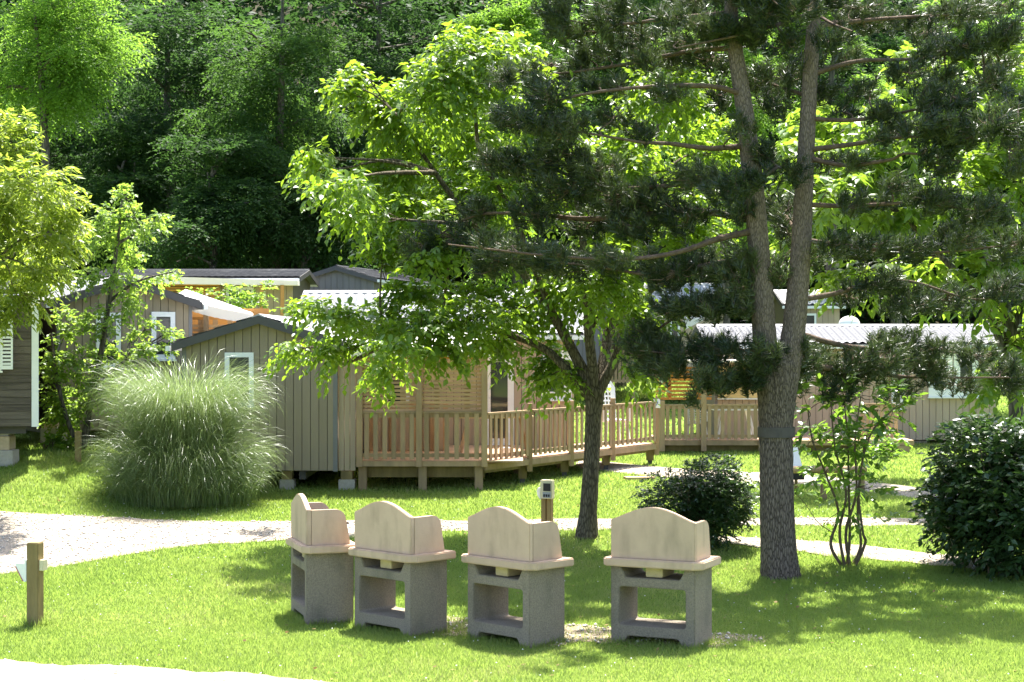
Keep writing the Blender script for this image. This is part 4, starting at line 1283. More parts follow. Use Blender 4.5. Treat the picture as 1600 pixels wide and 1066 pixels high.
# white high-backed garden chair on the walkway
def garden_chair(loc, rz, label, group=None, high=True):
    t = thing('garden_chair', label, 'chair', loc, rz, group)
    h = 1.18 if high else 0.9
    cells = []
    outer = [(-0.21, 0.42), (0.21, 0.42), (0.235, h - 0.12), (0.16, h), (-0.16, h), (-0.235, h - 0.12)]
    holes = []
    nr = 7 if high else 5
    for r in range(nr):
        z0 = 0.5 + r * (h - 0.6) / nr
        for c_ in range(5):
            x0 = -0.15 + c_ * 0.062
            holes.append([(x0, z0), (x0 + 0.04, z0), (x0 + 0.04, z0 + (h - 0.6) / nr * 0.62), (x0, z0 + (h - 0.6) / nr * 0.62)])
    b = extrude_outline('backrest', [outer] + holes, 0.025, 'y', M['plastic_white'], t, 0, at=0.22)
    b.rotation_euler = (-0.2, 0, 0); b.location = (0, 0.0, 0.0)
    one_box('seat', M['plastic_white'], t, -0.22, 0.22, -0.22, 0.24, 0.40, 0.43, bevel=0.01)
    for sx in (-1, 1):
        for sy in (-1, 1):
            MB().bar((sx * 0.19, sy * 0.18, 0.40), (sx * 0.24, sy * 0.23, 0), 0.045, 0.045).build('leg', M['plastic_white'], t)
        MB().bar((sx * 0.25, -0.22, 0.63), (sx * 0.24, 0.26, 0.64), 0.05, 0.025).build('armrest', M['plastic_white'], t)
        MB().bar((sx * 0.25, -0.2, 0.4), (sx * 0.25, -0.2, 0.62), 0.04, 0.04).build('arm_support', M['plastic_white'], t)
    return t
q = WS + wdir * 6.55 + wnor * 0.75
garden_chair((q[0], q[1], zf - 0.034), math.radians(20), 'white plastic lounge chair with slotted back on the walkway behind the forked trunk').scale = (1.2, 1.2, 1.2)
garden_chair((px2x(1088, YR + 0.8), YR + 0.8, zr + 0.002), math.radians(170), 'white plastic chair behind the railing under the orange slats', high=False)

def table(loc, L_, D_, h, top, rz, label, legmat='plastic_white'):
    t = thing('terrace_table', label, 'table', loc, rz)
    one_box('tabletop', M[top], t, -L_ / 2, L_ / 2, -D_ / 2, D_ / 2, h - 0.04, h, bevel=0.006)
    for sx in (-1, 1):
        for sy in (-1, 1):
            MB().bar((sx * (L_ / 2 - 0.25), sy * (D_ / 2 - 0.08), h - 0.04), (sx * (L_ / 2 - 0.1), sy * (D_ / 2 - 0.05), 0), 0.05, 0.05).build('leg', M[legmat], t)
    return t
table((px2x(772, 33.3), 33.3, zf + 0.002), 1.5, 0.8, 0.74, 'yellow_panel', 0, 'pale topped table behind the terrace railing by the glass door', 'deck_wood')
table((px2x(1148, YR + 0.9), YR + 0.9, zr + 0.002), 1.1, 0.7, 0.72, 'plastic_white', 0, 'white table behind the railing below the yellow shuttered window')
cr = MB().box(px2x(780, 32.6), px2x(797, 32.6), 32.5, 32.75, zf + 0.003, zf + 0.17).build('storage_crate', M['plastic_white'], None, 0.01)
tag(cr, 'small white crate on the terrace floor near the corner post', 'crate')

# ------------------------------------------------------------------ leaves, sprays, trees
LEAF_D = (np.array([(0, 0, 0), (-0.5, 0.45, 0.12), (0, 1, -0.04), (0.5, 0.45, 0.12)]), np.array([(0, 2, 1), (0, 3, 2)]))
LEAF_6 = (np.array([(0, 0, 0), (-0.42, 0.22, 0.10), (-0.46, 0.5, 0.10), (0, 1, -0.16), (0.46, 0.5, 0.10), (0.42, 0.22, 0.10), (0, 0.45, 0.0)]),
          np.array([(0, 6, 1), (1, 6, 2), (2, 6, 3), (6, 4, 3), (6, 5, 4), (0, 5, 6)]))

def put_leaves(nb, base, d, up, ln, wd, tone, leaf=LEAF_D):
    """leaf blades at base, pointing along d, face turned to up"""
    lv, lf = leaf
    d = unit(d)
    s = unit(np.cross(d, up)); u = np.cross(s, d)
    n = len(base)
    v = base[:, None, :] + (lv[None, :, 0:1] * (wd[:, None, None]) * s[:, None, :] + lv[None, :, 1:2] * ln[:, None, None] * d[:, None, :] + lv[None, :, 2:3] * wd[:, None, None] * u[:, None, :])
    k = len(lv)
    f = (np.arange(n)[:, None, None] * k + lf[None]).reshape(-1, 3)
    nb.add(v, f, np.repeat(tone, k))

def ell_points(n, c, r, rng, shell=0.45):
    """points in an ellipsoid, biased to its outside"""
    q = rand_dirs(n, rng)
    m = rng.uniform(shell ** 3, 1, n) ** (1 / 3)
    return c + q * m[:, None] * r, q

def sprays(nb, pts, outd, rng, k=9, tl=0.35, leaf=(0.12, 0.07), droop=0.5, tone=(0.5, 0.25), shape=LEAF_D, hang=0.5, jitter=0.35, collect=None):
    """twigs at pts pointing outd, each with k leaves left and right, drooping"""
    n = len(pts)
    d = unit(outd + rng.normal(0, jitter, (n, 3)) + np.array([0, 0, 0.15]))
    t0 = np.clip(rng.normal(tone[0], tone[1], n), 0, 1)
    for i in range(k):
        t = (i + 0.6) / k
        p = pts + d * (tl * t) + np.array([0, 0, -1.0])[None] * (droop * tl * t * t)
        side = unit(np.cross(d, np.array([0, 0, 1.0])) + 1e-4) * (1 if i % 2 else -1)
        ld = unit(side * rng.uniform(0.5, 1.0, (n, 1)) + d * rng.uniform(0.3, 0.9, (n, 1)) + np.array([0, 0, -1.0]) * (hang * rng.uniform(0.3, 1.5, (n, 1))) + rng.normal(0, 0.2, (n, 3)))
        up = unit(np.array([0, 0, 1.0]) + rng.normal(0, 0.45, (n, 3)))
        ln = leaf[0] * rng.uniform(0.65, 1.25, n); wd = leaf[1] * rng.uniform(0.75, 1.2, n)
        tn = np.clip(t0 + rng.normal(0, 0.12, n), 0, 1)
        put_leaves(nb, p, ld, up, ln, wd, tn, shape)

def limb(nb, a, b, r0, r1, rng, sag=0.0, seg=7, sub=5, wob=0.06):
    a = np.array(a, float); b = np.array(b, float)
    L_ = np.linalg.norm(b - a)
    m1 = a + (b - a) * 0.35 + rng.normal(0, wob, 3) * L_ + np.array([0, 0, sag * L_])
    m2 = a + (b - a) * 0.7 + rng.normal(0, wob, 3) * L_ + np.array([0, 0, sag * 0.7 * L_])
    v, f = tube_arrays([a, m1, m2, b], np.linspace(r0, r1, 4), seg, 0.04, sub, int(rng.integers(1e6)))
    nb.add(v, f)
    return m1, m2

# ---- forked broadleaf tree in the middle
def tree_from_blobs(name, label, Yt, trunk_px, trunk_w, blobs, mat_leaf, mat_bark, leaf, k, tl, dens, droop, hang, tone, shape, seed, spread=1.2, limbs=None, group=None, seg=14, attach=None, big=0, skew=0.0, zmax=None, minr=0.012):
    rng = np.random.default_rng(seed)
    base = gpt(*trunk_px[0]) if trunk_px[0][1] > 560 else None
    t = thing(name, label, 'tree', (0, 0, 0), 0, group)
    tr = NB()
    pts = np.array([P(x, y, Yt) for x, y in trunk_px])
    rad = np.array(trunk_w) * Yt / F / 2
    pts[0][2] = min(pts[0][2], float(gz(pts[0][0], Yt)) - 0.05)
    v, f = tube_arrays(pts, rad, seg, 0.02, 10, seed, 0.03)
    tr.add(v, f)
    top = pts[-1]
    for (poly, w) in (limbs or []):
        q = []
        dy = rng.normal(0, 0.5)
        for i, (x, y) in enumerate(poly):
            q.append(P(x, y, Yt + dy * i / len(poly) * 1.6))
        rr = np.linspace(w[0], w[1], len(q)) * Yt / F / 2
        v, f = tube_arrays(q, rr, 10, 0.03, 6, seed + len(poly)); tr.add(v, f)
    lv = NB(); tw = NB()
    anchors = pts if attach is None else np.array([P(x, y, Yt) for x, y in attach])
    allc = []
    for (x, y, rx, ry) in blobs:
        dy = rng.normal(skew, spread)
        c = P(x, y, Yt + dy)
        r = np.array([rx, 0, ry]) * (Yt + dy) / F
        r[1] = max(0.45, (r[0] + r[2]) * 0.5)
        allc.append((c, r))
        n = max(8, int(dens * (r[0] * r[1] * r[2]) ** (2 / 3.0) * 3.0))
        p, q = ell_points(n, c, r, rng, 0.3)
        a = anchors[np.argmin(np.linalg.norm(anchors - c, axis=1) + 0.8 * np.maximum(0, anchors[:, 2] - c[2]))]
        od = unit(unit(q) * 0.7 + unit(p - a) * 0.9)
        sprays(lv, p - od * tl * 0.6, od, rng, k, tl, leaf, droop, tone, shape, hang)
        L_ = np.linalg.norm(c - a)
        limb(tw, a, c, max(minr, 0.016 * L_), minr * 0.6, rng, 0.04, 6, 5, 0.05)
        for j in range(5):
            qd = p[j % n]
            limb(tw, c + (a - c) * rng.uniform(0, .4), qd, minr * 0.7, minr * 0.25, rng, 0.03, 4, 3, 0.05)
    tr.build('trunk', mat_bark, t, True)
    o = tw.build('branches', mat_bark, t, True); o['kind'] = 'stuff'
    cr_ = lv.build('crown', mat_leaf, t); cr_['kind'] = 'stuff'
    if big:
        # the leaves that show largest, hung one by one on the near lower twigs
        me = mesh_np('leaf', LEAF_6[0] * np.array([leaf[1], leaf[0], leaf[1]]) * 1.12, LEAF_6[1], False, np.full(7, 0.55))
        me.materials.append(mat_leaf)
        low = sorted(allc, key=lambda cr: cr[0][1])[:max(8, len(allc) // 3)]
        for i in range(big):
            c, r = low[i % len(low)]
            q = rand_dirs(1, rng)[0]; q[1] = -abs(q[1])
            o = link('leaf', me, None, t)
            o.location = c + q * r * np.array([1.0, 0.9, 1.0])
            d = Vector((q[0] * 0.6 + rng.normal(0, .3), q[1] * 0.5 + rng.normal(0, .3), -0.9 + rng.normal(0, .35)))
            o.rotation_euler = d.to_track_quat('Y', 'Z').to_euler()
            s = rng.uniform(0.8, 1.15); o.scale = (s, s, s)
    return t

MUL = [(740, 85, 85, 62), (690, 140, 80, 60), (590, 155, 65, 50), (558, 112, 25, 26), (640, 190, 85, 60), (800, 100, 70, 70), (760, 200, 85, 70), (530, 135, 22, 24),
       (490, 245, 30, 20), (475, 268, 22, 14), (530, 290, 55, 26), (600, 270, 75, 42), (555, 335, 55, 30), (640, 330, 80, 52), (720, 300, 85, 62), (800, 280, 75, 62), (605, 380, 45, 30),
       (860, 170, 60, 90), (900, 290, 70, 75), (680, 390, 60, 34), (770, 370, 70, 40),
       (480, 478, 42, 22), (540, 490, 62, 28), (448, 545, 26, 18), (520, 545, 48, 34), (600, 500, 75, 42), (600, 575, 36, 34), (660, 515, 75, 40), (740, 500, 85, 44), (700, 455, 85, 30),
       (640, 450, 55, 24), (820, 480, 75, 52), (860, 560, 46, 38), (843, 592, 26, 26), (900, 440, 75, 70), (960, 430, 65, 70), (1010, 500, 55, 44), (1012, 582, 32, 18), (905, 588, 46, 18), (765, 545, 56, 26),
       (620, 540, 40, 24), (690, 548, 40, 20),
       (985, 240, 75, 85), (1080, 340, 65, 85), (1040, 140, 75, 75), (1110, 240, 60, 80), (960, 340, 70, 60)]
tree_from_blobs('mulberry_tree', 'leafy bright green tree with short dark forked trunk in the middle of the lawn', 26.0,
                [(916, 840), (919, 800), (924, 720), (927, 650), (930, 608)], [40, 28, 25, 25, 31], MUL, M['leaf_mulberry'], M['bark_mulberry'],
                (0.12, 0.066), 9, 0.44, 125, 0.55, 0.75, (0.5, 0.22), LEAF_6, 21, 1.1,
                limbs=[([(925, 622), (892, 585), (850, 545), (780, 520), (700, 512), (600, 540)], (17, 5)),
                       ([(926, 615), (880, 520), (820, 430), (740, 350), (680, 270), (620, 180)], (18, 5)),
                       ([(930, 612), (920, 520), (915, 420), (900, 300), (870, 170), (860, 90)], (17, 5)),
                       ([(932, 612), (945, 560), (955, 500), (990, 400), (1010, 280), (1040, 150)], (22, 6)),
                       ([(934, 615), (962, 560), (985, 500), (1040, 420), (1090, 320)], (18, 5)),
                       ([(930, 605), (860, 480), (800, 330), (748, 230), (742, 60)], (12, 4))],
                attach=[(892, 585), (850, 545), (780, 520), (700, 512), (600, 540), (880, 520), (820, 430), (740, 350), (680, 270), (620, 180), (920, 520), (915, 420), (900, 300), (870, 170), (990, 400), (1010, 280), (1040, 150), (748, 230), (742, 100), (962, 560), (1040, 420)],
                seg=20, big=290)

LEFT = [(15, 210, 55, 50), (55, 280, 70, 50), (20, 330, 80, 60), (85, 360, 55, 50), (40, 410, 75, 45), (105, 320, 32, 30), (-60, 300, 90, 110), (-80, 430, 90, 80), (30, 470, 55, 28), (-30, 200, 60, 60), (75, 430, 45, 26), (-5, 500, 40, 20), (-140, 330, 90, 120), (115, 350, 22, 24)]
tree_from_blobs('chestnut_tree', 'yellow green tree with long drooping leaves at the left edge above the plank cabin', 27.5,
                [(-130, 800), (-128, 650), (-120, 520), (-100, 380), (-80, 260)], [44, 36, 32, 24, 14], LEFT, M['leaf_chestnut'], M['bark_grey'],
                (0.145, 0.042), 14, 0.28, 105, 0.5, 0.55, (0.55, 0.25), LEAF_D, 31, 0.9, attach=[(-100, 380), (-80, 300), (-60, 420), (0, 400), (20, 300), (-80, 260)])

MAP = [(193, 300, 16, 22), (200, 335, 26, 26), (178, 372, 34, 32), (222, 358, 20, 14), (240, 345, 16, 12), (253, 333, 10, 8), (163, 335, 18, 22), (146, 372, 26, 32), (200, 402, 32, 18), (240, 438, 26, 10), (266, 428, 20, 9), (172, 430, 42, 26), (124, 430, 34, 20),
       (108, 500, 34, 32), (158, 500, 42, 34), (202, 472, 28, 24), (84, 560, 26, 42), (130, 570, 40, 42), (178, 560, 34, 36), (228, 545, 30, 18), (270, 518, 18, 9), (110, 632, 40, 38), (158, 618, 34, 34), (84, 610, 24, 36), (222, 580, 22, 12), (100, 660, 34, 22), (215, 520, 20, 14), (262, 540, 14, 10), (235, 500, 16, 10)]
tree_from_blobs('young_maple', 'slender young maple with light green leaves between plank cabin and pampas grass', 32.6,
                [(128, 712), (140, 640), (160, 540), (175, 440), (186, 360), (192, 300)], [12, 10, 9, 7, 5, 3], MAP, M['leaf_maple'], M['bark_grey'],
                (0.095, 0.065), 9, 0.28, 98, 0.55, 0.7, (0.5, 0.25), LEAF_D, 41, 0.45,
                limbs=[([(128, 712), (100, 640), (85, 560), (80, 520)], (9, 3)), ([(150, 600), (200, 560), (260, 520)], (6, 2)), ([(172, 470), (215, 440), (270, 425)], (6, 2)), ([(185, 380), (220, 360), (255, 335)], (5, 2))],
                attach=[(140, 640), (160, 540), (175, 440), (186, 360), (100, 640), (85, 560), (200, 560), (215, 440), (220, 360)], minr=0.008, seg=10)

RGT = [(1300, 200, 85, 55), (1380, 195, 75, 60), (1450, 120, 75, 70), (1290, 300, 75, 52), (1400, 320, 85, 60), (1500, 290, 75, 80), (1580, 270, 65, 90), (1335, 430, 75, 40), (1440, 430, 75, 55), (1540, 420, 65, 75), (1585, 530, 50, 65), (1590, 120, 60, 85), (1240, 250, 50, 60), (1250, 370, 50, 50), (1350, 260, 60, 50), (1650, 400, 70, 130), (1680, 200, 80, 120), (1560, 600, 50, 40)]
tree_from_blobs('walnut_tree', 'large leaved yellow green tree filling the right edge behind the pine', 33.5,
                [(1590, 760), (1588, 650), (1580, 540), (1560, 430), (1530, 300)], [30, 24, 20, 16, 10], RGT, M['leaf_large'], M['bark_grey'],
                (0.24, 0.115), 9, 0.52, 30, 0.5, 0.7, (0.5, 0.28), LEAF_6, 51, 1.2,
                limbs=[([(1585, 600), (1540, 480), (1470, 400), (1400, 330), (1310, 280)], (14, 5)), ([(1570, 480), (1500, 330), (1450, 200)], (12, 4)), ([(1583, 560), (1600, 400), (1590, 200)], (14, 5))],
                attach=[(1540, 480), (1470, 400), (1400, 330), (1310, 280), (1500, 330), (1450, 200), (1600, 400), (1590, 200), (1580, 540)])

# ------------------------------------------------------------------ twin-trunk pine
def pine():
    rng = np.random.default_rng(77)
    Yp = 22.8
    t = thing('pine_tree', 'dark needled pine with stout furrowed trunk dividing into two stems', 'tree', (0, 0, 0))
    s = Yp / F / 2
    def trunk(poly, w, name, seed, rd=0.045):
        q = np.array([P(x, y, Yp) for x, y in poly])
        v, f = tube_arrays(q, np.array(w) * s, 44, 0.012, 14, seed, rd)
        return v, f, q
    nbT = NB()
    v, f, q1 = trunk([(1221, 918), (1219, 890), (1216, 840), (1214, 760), (1213, 690), (1213, 640), (1214, 600), (1215, 568), (1216, 540)], [70, 60, 54, 52, 51, 55, 61, 60, 30], 'trunk', 5)
    nbT.add(v, f)
    t1 = [(1219, 740), (1224, 640), (1234, 560), (1244, 480), (1252, 380), (1257, 280), (1264, 150), (1272, 20), (1280, -150), (1285, -330)]
    t2 = [(1208, 740), (1204, 640), (1197, 560), (1192, 480), (1185, 380), (1176, 280), (1163, 170), (1148, 70), (1140, -20), (1132, -160), (1128, -280)]
    nbT.build('trunk', M['bark_pine'], t, True)
    for (poly, w, sd_) in ((t1, [14, 36, 38, 35, 31, 28, 24, 21, 15, 6], 6), (t2, [14, 36, 38, 36, 33, 32, 27, 23, 19, 12, 6], 8)):
        v, f, _q = trunk(poly, w, 'stem', sd_, 0.03)
        sb_ = NB(); sb_.add(v, f); sb_.build('stem', M['bark_stem'], t, True)
    # grey band round the trunk
    zb0, zb1 = px2z(683, Yp), px2z(667, Yp)
    cx_ = px2x(1213, Yp); r = 53.5 * s
    mb = MB(); n = 32; vv = []
    for z in (zb0, zb1):
        for rr in (r, r + 0.012):
            for j in range(n):
                a = j / n * 2 * math.pi; vv.append((cx_ + rr * 1.03 * math.cos(a), Yp + rr * math.sin(a), z))
    ff = []
    for j in range(n):
        k = (j + 1) % n
        ff += [(n + j, n + k, 3 * n + k, 3 * n + j), (2 * n + j, 3 * n + j, 3 * n + k, 2 * n + k), (j, k, n + k, n + j)]
    mb.add(vv, ff).build('trunk_band', M['band'], t)
    PADS = [(700, 370, 62, 36), (655, 388, 38, 30), (785, 395, 62, 32), (850, 408, 70, 28), (920, 412, 62, 30), (985, 395, 55, 32), (1045, 425, 55, 34),
            (770, 250, 42, 22), (815, 258, 55, 28), (865, 240, 58, 30), (930, 262, 55, 34), (880, 296, 70, 36), (960, 306, 70, 34), (1015, 315, 60, 38), (1065, 335, 52, 34),
            (800, 182, 44, 28), (850, 150, 52, 32), (780, 120, 32, 20), (872, 205, 44, 24), (890, 120, 40, 24),
            (880, 40, 46, 32), (930, 50, 55, 34), (860, 15, 34, 22), (1000, 60, 52, 28), (1055, 82, 52, 28), (1105, 92, 44, 28), (960, 15, 52, 20), (915, 85, 40, 22),
            (830, 335, 52, 26), (920, 345, 62, 28), (995, 355, 52, 26), (740, 330, 40, 22), (760, 420, 40, 20),
            (1000, 205, 34, 20), (1090, 190, 30, 22), (1120, 150, 34, 26), (1085, 275, 52, 28), (1135, 296, 44, 34), (960, 180, 34, 20), (1040, 140, 40, 22),
            (1020, 562, 62, 28), (1080, 548, 55, 28), (1000, 538, 44, 22), (1125, 545, 52, 30), (1180, 552, 60, 34), (1240, 565, 52, 34), (1100, 592, 34, 18), (1080, 618, 20, 14), (1165, 595, 36, 20), (1230, 600, 40, 22),
            (1050, 480, 44, 24), (1105, 480, 52, 26), (1150, 472, 44, 26), (1140, 432, 52, 26), (1095, 400, 44, 26), (1155, 400, 40, 28), (1040, 440, 40, 22),
            (1290, 572, 52, 34), (1340, 584, 52, 28), (1382, 560, 44, 34), (1425, 545, 52, 32), (1400, 604, 44, 20), (1500, 600, 44, 18), (1560, 582, 52, 24), (1450, 585, 44, 22), (1310, 610, 36, 16), (1530, 555, 40, 24), (1345, 560, 40, 24), (1440, 560, 40, 24), (1040, 575, 40, 22), (1300, 60, 44, 20), (1350, 32, 44, 18), (1455, 52, 44, 20), (1525, 62, 44, 22), (1560, 100, 40, 24), (1420, 112, 40, 20), (1360, 140, 36, 18), (1480, 122, 40, 20), (1590, 160, 36, 26), (1165, 60, 40, 24), (1232, 62, 36, 24), (1262, 92, 36, 22), (1100, 42, 40, 22), (1060, 22, 44, 20), (1180, 5, 44, 20), (1300, -5, 44, 20), (1150, 330, 36, 22), (1240, 270, 32, 24), (1300, 250, 30, 16), (1590, 600, 34, 26),
            (1420, 472, 52, 28), (1480, 470, 62, 30), (1535, 482, 44, 28), (1390, 440, 36, 20), (1330, 460, 34, 18), (1575, 450, 40, 30),
            (1232, 330, 40, 32), (1262, 402, 34, 26), (1215, 420, 34, 26), (1310, 380, 34, 22),
            (1330, 320, 34, 18), (1460, 312, 52, 28), (1540, 332, 60, 32), (1500, 372, 52, 28), (1585, 382, 40, 34), (1420, 392, 52, 24), (1345, 392, 42, 22), (1470, 255, 44, 24), (1400, 290, 34, 18),
            (1440, 200, 50, 28), (1500, 212, 60, 28), (1560, 190, 52, 32), (1450, 150, 42, 24), (1550, 130, 44, 28), (1592, 235, 36, 42), (1380, 175, 34, 18), (1500, 150, 36, 22),
            (1330, 10, 60, 20), (1420, 30, 60, 20), (1500, 20, 60, 24), (1570, 52, 44, 30), (1380, 62, 40, 18), (1250, 10, 44, 24), (1480, 80, 44, 22), (1320, 90, 34, 18), (1200, 20, 40, 22),
            (1222, 122, 44, 34), (1212, 158, 34, 32), (1290, 140, 34, 22), (1180, 125, 36, 28), (1155, 200, 30, 22), (1190, 240, 32, 26)]
    r2 = np.random.default_rng(5)
    for _ in range(26):
        PADS.append((r2.uniform(850, 1620), r2.uniform(-330, -20), r2.uniform(40, 62), r2.uniform(26, 40)))
    LIMBS = [[(1150, 75), (1080, 80), (990, 98), (900, 112), (800, 122)], [(1165, 228), (1110, 232), (1050, 225), (1000, 222), (940, 212), (800, 190)], [(1182, 360), (1120, 374), (1060, 394), (980, 405), (860, 400), (700, 382)],
             [(1170, 150), (1110, 135), (1010, 136), (900, 150), (800, 182)], [(1178, 290), (1100, 286), (960, 294), (860, 265), (770, 250)], [(1190, 440), (1140, 458), (1080, 482), (1020, 520), (1000, 540)],
             [(1200, 545), (1130, 550), (1050, 552), (1000, 548)], [(1140, 20), (1040, 30), (940, 40), (860, 25)], [(1183, 345), (1080, 330), (930, 342), (830, 335), (740, 338), (660, 385)],
             [(1186, 400), (1100, 415), (1040, 432), (920, 415), (780, 402)], [(1195, 500), (1150, 480), (1090, 478), (1040, 490)], [(1205, 600), (1150, 598), (1090, 606)],
             [(1272, 40), (1330, 34), (1430, 26), (1580, 20)], [(1264, 118), (1340, 96), (1450, 90), (1590, 62)], [(1261, 185), (1330, 188), (1400, 178), (1440, 172), (1500, 190)],
             [(1258, 235), (1330, 226), (1400, 215), (1480, 212), (1590, 190)], [(1257, 246), (1320, 258), (1390, 250), (1420, 240), (1500, 252)], [(1254, 320), (1330, 322), (1440, 318), (1560, 336)],
             [(1251, 375), (1330, 385), (1440, 396), (1590, 382)], [(1245, 470), (1300, 460), (1340, 450), (1420, 440), (1520, 468), (1590, 455)], [(1235, 565), (1300, 576), (1380, 586), (1450, 590), (1600, 590)],
             [(1240, 520), (1330, 542), (1430, 546), (1540, 556)], [(1257, 268), (1215, 262), (1180, 290), (1130, 300)], [(1262, 150), (1230, 140), (1180, 128), (1120, 150)], [(1250, 400), (1230, 340), (1190, 330)],
             [(1140, -10), (1200, 10), (1250, 8)], [(1240, 540), (1235, 590), (1230, 602)]]
    for k in range(20):
        st = (t1 if k % 2 else t2)[-1 - (k // 2) % 3]
        an = r2.uniform(-1, 1)
        LIMBS.append([st, (st[0] + an * 150, st[1] + r2.uniform(-20, 30)), (st[0] + an * r2.uniform(260, 380), st[1] + r2.uniform(-40, 60))])
    nd = NB(); lb = NB(); tg = NB()
    LP = []
    for li, poly in enumerate(LIMBS):
        dyl = r2.uniform(-1.5, 2.2)
        if li < 12 and poly[0][1] > 380: dyl = r2.uniform(-0.8, 1.2)
        n_ = len(poly)
        q = np.array([P(x, y, Yp + dyl * i / (n_ - 1)) for i, (x, y) in enumerate(poly)])
        L_ = np.linalg.norm(q[-1] - q[0])
        v, f = tube_arrays(q, np.linspace(0.018 + 0.007 * L_, 0.009, n_), 8, 0.05, 8, li)
        lb.add(v, f)
        for u in np.linspace(0.12, 1, 14):
            x = u * (n_ - 1); i = min(int(x), n_ - 2); LP.append(q[i] * (1 - (x - i)) + q[i + 1] * (x - i))
    LP = np.array(LP)
    lpx = np.stack(topx(LP[:, 0], LP[:, 1], LP[:, 2]), -1)
    for li, poly in enumerate(LIMBS):
        pl = resample(poly, 12)
        for j in range(3 if li < 27 else 4, 12):
            if r2.uniform() < 0.46:
                PADS.append((pl[j][0] + r2.uniform(-12, 12), pl[j][1] - r2.uniform(2, 18), r2.uniform(22, 38), r2.uniform(12, 20)))
    cents, axes, tones, sizes = [], [], [], []
    for pi_, (x, y, rx, ry) in enumerate(PADS):
        if pi_ % 29 == 5: continue
        k = np.argmin((lpx[:, 0] - x) ** 2 + 2.0 * (lpx[:, 1] - y) ** 2)
        Yd = LP[k][1] + r2.uniform(-0.45, 0.45)
        c = P(x, y, Yd)
        r = np.array([rx * 0.86, (rx + ry) * 0.5, ry * 0.92]) * Yd / F
        a = LP[k]
        L_ = np.linalg.norm(c - a)
        if L_ > 0.15: limb(lb, a, c, 0.010 + 0.008 * L_, 0.008, r2, r2.uniform(-0.02, 0.05), 6, 5, 0.07)
        n = max(5, int(430 * (r[0] * r[1] * r[2]) ** (2 / 3.0)))
        p, q = ell_points(n, c, r, r2, 0.2)
        tr_x = px2x(1215, Yp)
        out = unit(np.array([c[0] - tr_x, c[1] - Yp, 0.1]))
        ax = unit(q * 0.35 + out * 0.45 + np.array([0, 0, 0.8]) + r2.normal(0, 0.25, (n, 3)))
        cents.append(p); axes.append(ax)
        tones.append(np.clip(r2.normal(0.38, 0.26) + r2.normal(0, 0.24, n), 0, 1)); sizes.append(r2.uniform(0.85, 1.3, n))
        for j in range(0, n, 2):
            b0 = c + (p[j] - c) * 0.1 - out * 0.1
            v, f = tube_arrays([b0, (b0 + p[j]) / 2 + np.array([0, 0, -0.03]), p[j] + ax[j] * 0.03], [0.007, 0.006, 0.005], 4)
            tg.add(v, f)
    C_ = np.concatenate(cents); A_ = np.concatenate(axes); T_ = np.concatenate(tones); Z_ = np.concatenate(sizes)
    K = 46
    n = len(C_)
    s0 = unit(np.cross(A_, np.array([0.3, 0.2, 1.0]))); u0 = np.cross(s0, A_)
    for k in range(K):
        ph = r2.uniform(0, 6.28, n)
        al = r2.uniform(0.15, 1.0, n)
        d = unit(A_ * (0.25 + 0.9 * al)[:, None] + (np.cos(ph)[:, None] * s0 + np.sin(ph)[:, None] * u0) * 0.85)
        b = C_ + A_ * ((r2.uniform(-0.13, 0.05, n) * Z_)[:, None])
        ln = r2.uniform(0.09, 0.145, n) * Z_
        w = unit(np.cross(d, rand_dirs(n, r2))) * (0.0058 * r2.uniform(0.8, 1.3, n))[:, None]
        nd.add(np.stack([b - w, b + w, b + d * ln[:, None]], 1), np.arange(3 * n).reshape(-1, 3), np.repeat(np.clip(T_ + r2.normal(0, 0.1, n), 0, 1), 3))
    lb.build('limb', M['bark_limb'], t, True)['kind'] = 'stuff'
    o = tg.build('twigs', M['twig'], t, True); o['kind'] = 'stuff'
    o = nd.build('crown', M['needle'], t); o['kind'] = 'stuff'
    print('pine tufts', n)
pine()

# ------------------------------------------------------------------ bushes, shrub, pampas grass
def bush(name, label, c_px, Y, rx, ry, n, mat, leaf, seed, k=8, tl=0.22, stems=14, lump=9, open_=0.25, tone=(0.5, 0.25)):
    rng = np.random.default_rng(seed)
    base = np.array([px2x(c_px[0], Y), Y, 0]); base[2] = float(gz(base[0], Y))
    t = thing(name, label, 'bush', base)
    c = P(c_px[0], c_px[1], Y) - base
    R0 = np.array([rx, (rx + ry) / 2 * 1.0, ry]) * Y / F
    lv = NB(); sb = NB()
    for i in range(lump):
        q = rand_dirs(1, rng)[0]
        cc = c + q * R0 * rng.uniform(0.35, 0.68)
        rr = R0 * rng.uniform(0.38, 0.55)
        p, d = ell_points(n // lump, cc, rr, rng, 0.35)
        keep = p[:, 2] > 0.02
        p, d = p[keep], d[keep]
        sprays(lv, p, unit(d + np.array([0, 0, 0.3])), rng, k, tl, leaf, 0.4, tone, LEAF_D, 0.35, 0.4)
    for i in range(stems):
        a = rng.uniform(0, 6.28)
        b0 = np.array([0.16 * math.cos(a), 0.16 * math.sin(a), -0.04]) * R0[0] * 2
        q = rand_dirs(1, rng)[0]; q[2] = abs(q[2])
        limb(sb, b0, c + q * R0 * 0.6, 0.013, 0.005, rng, 0.02, 5, 4, 0.05)
    o = sb.build('stems', M['stem'], t, True)
    o = lv.build('crown', mat, t); o['kind'] = 'stuff'
    return t
bush('evergreen_bush', 'small round dark evergreen bush left of the pine trunk', (1102, 786), 25.0, 94, 80, 3000, M['leaf_bush'], (0.055, 0.032), 3, 9, 0.13, 12, 22)
bush('large_shrub', 'large dense dark green shrub with glossy leaves at the right edge', (1562, 768), 23.2, 156, 134, 2000, M['leaf_bush'], (0.125, 0.07), 4, 8, 0.3, 26, 12, tone=(0.55, 0.25))
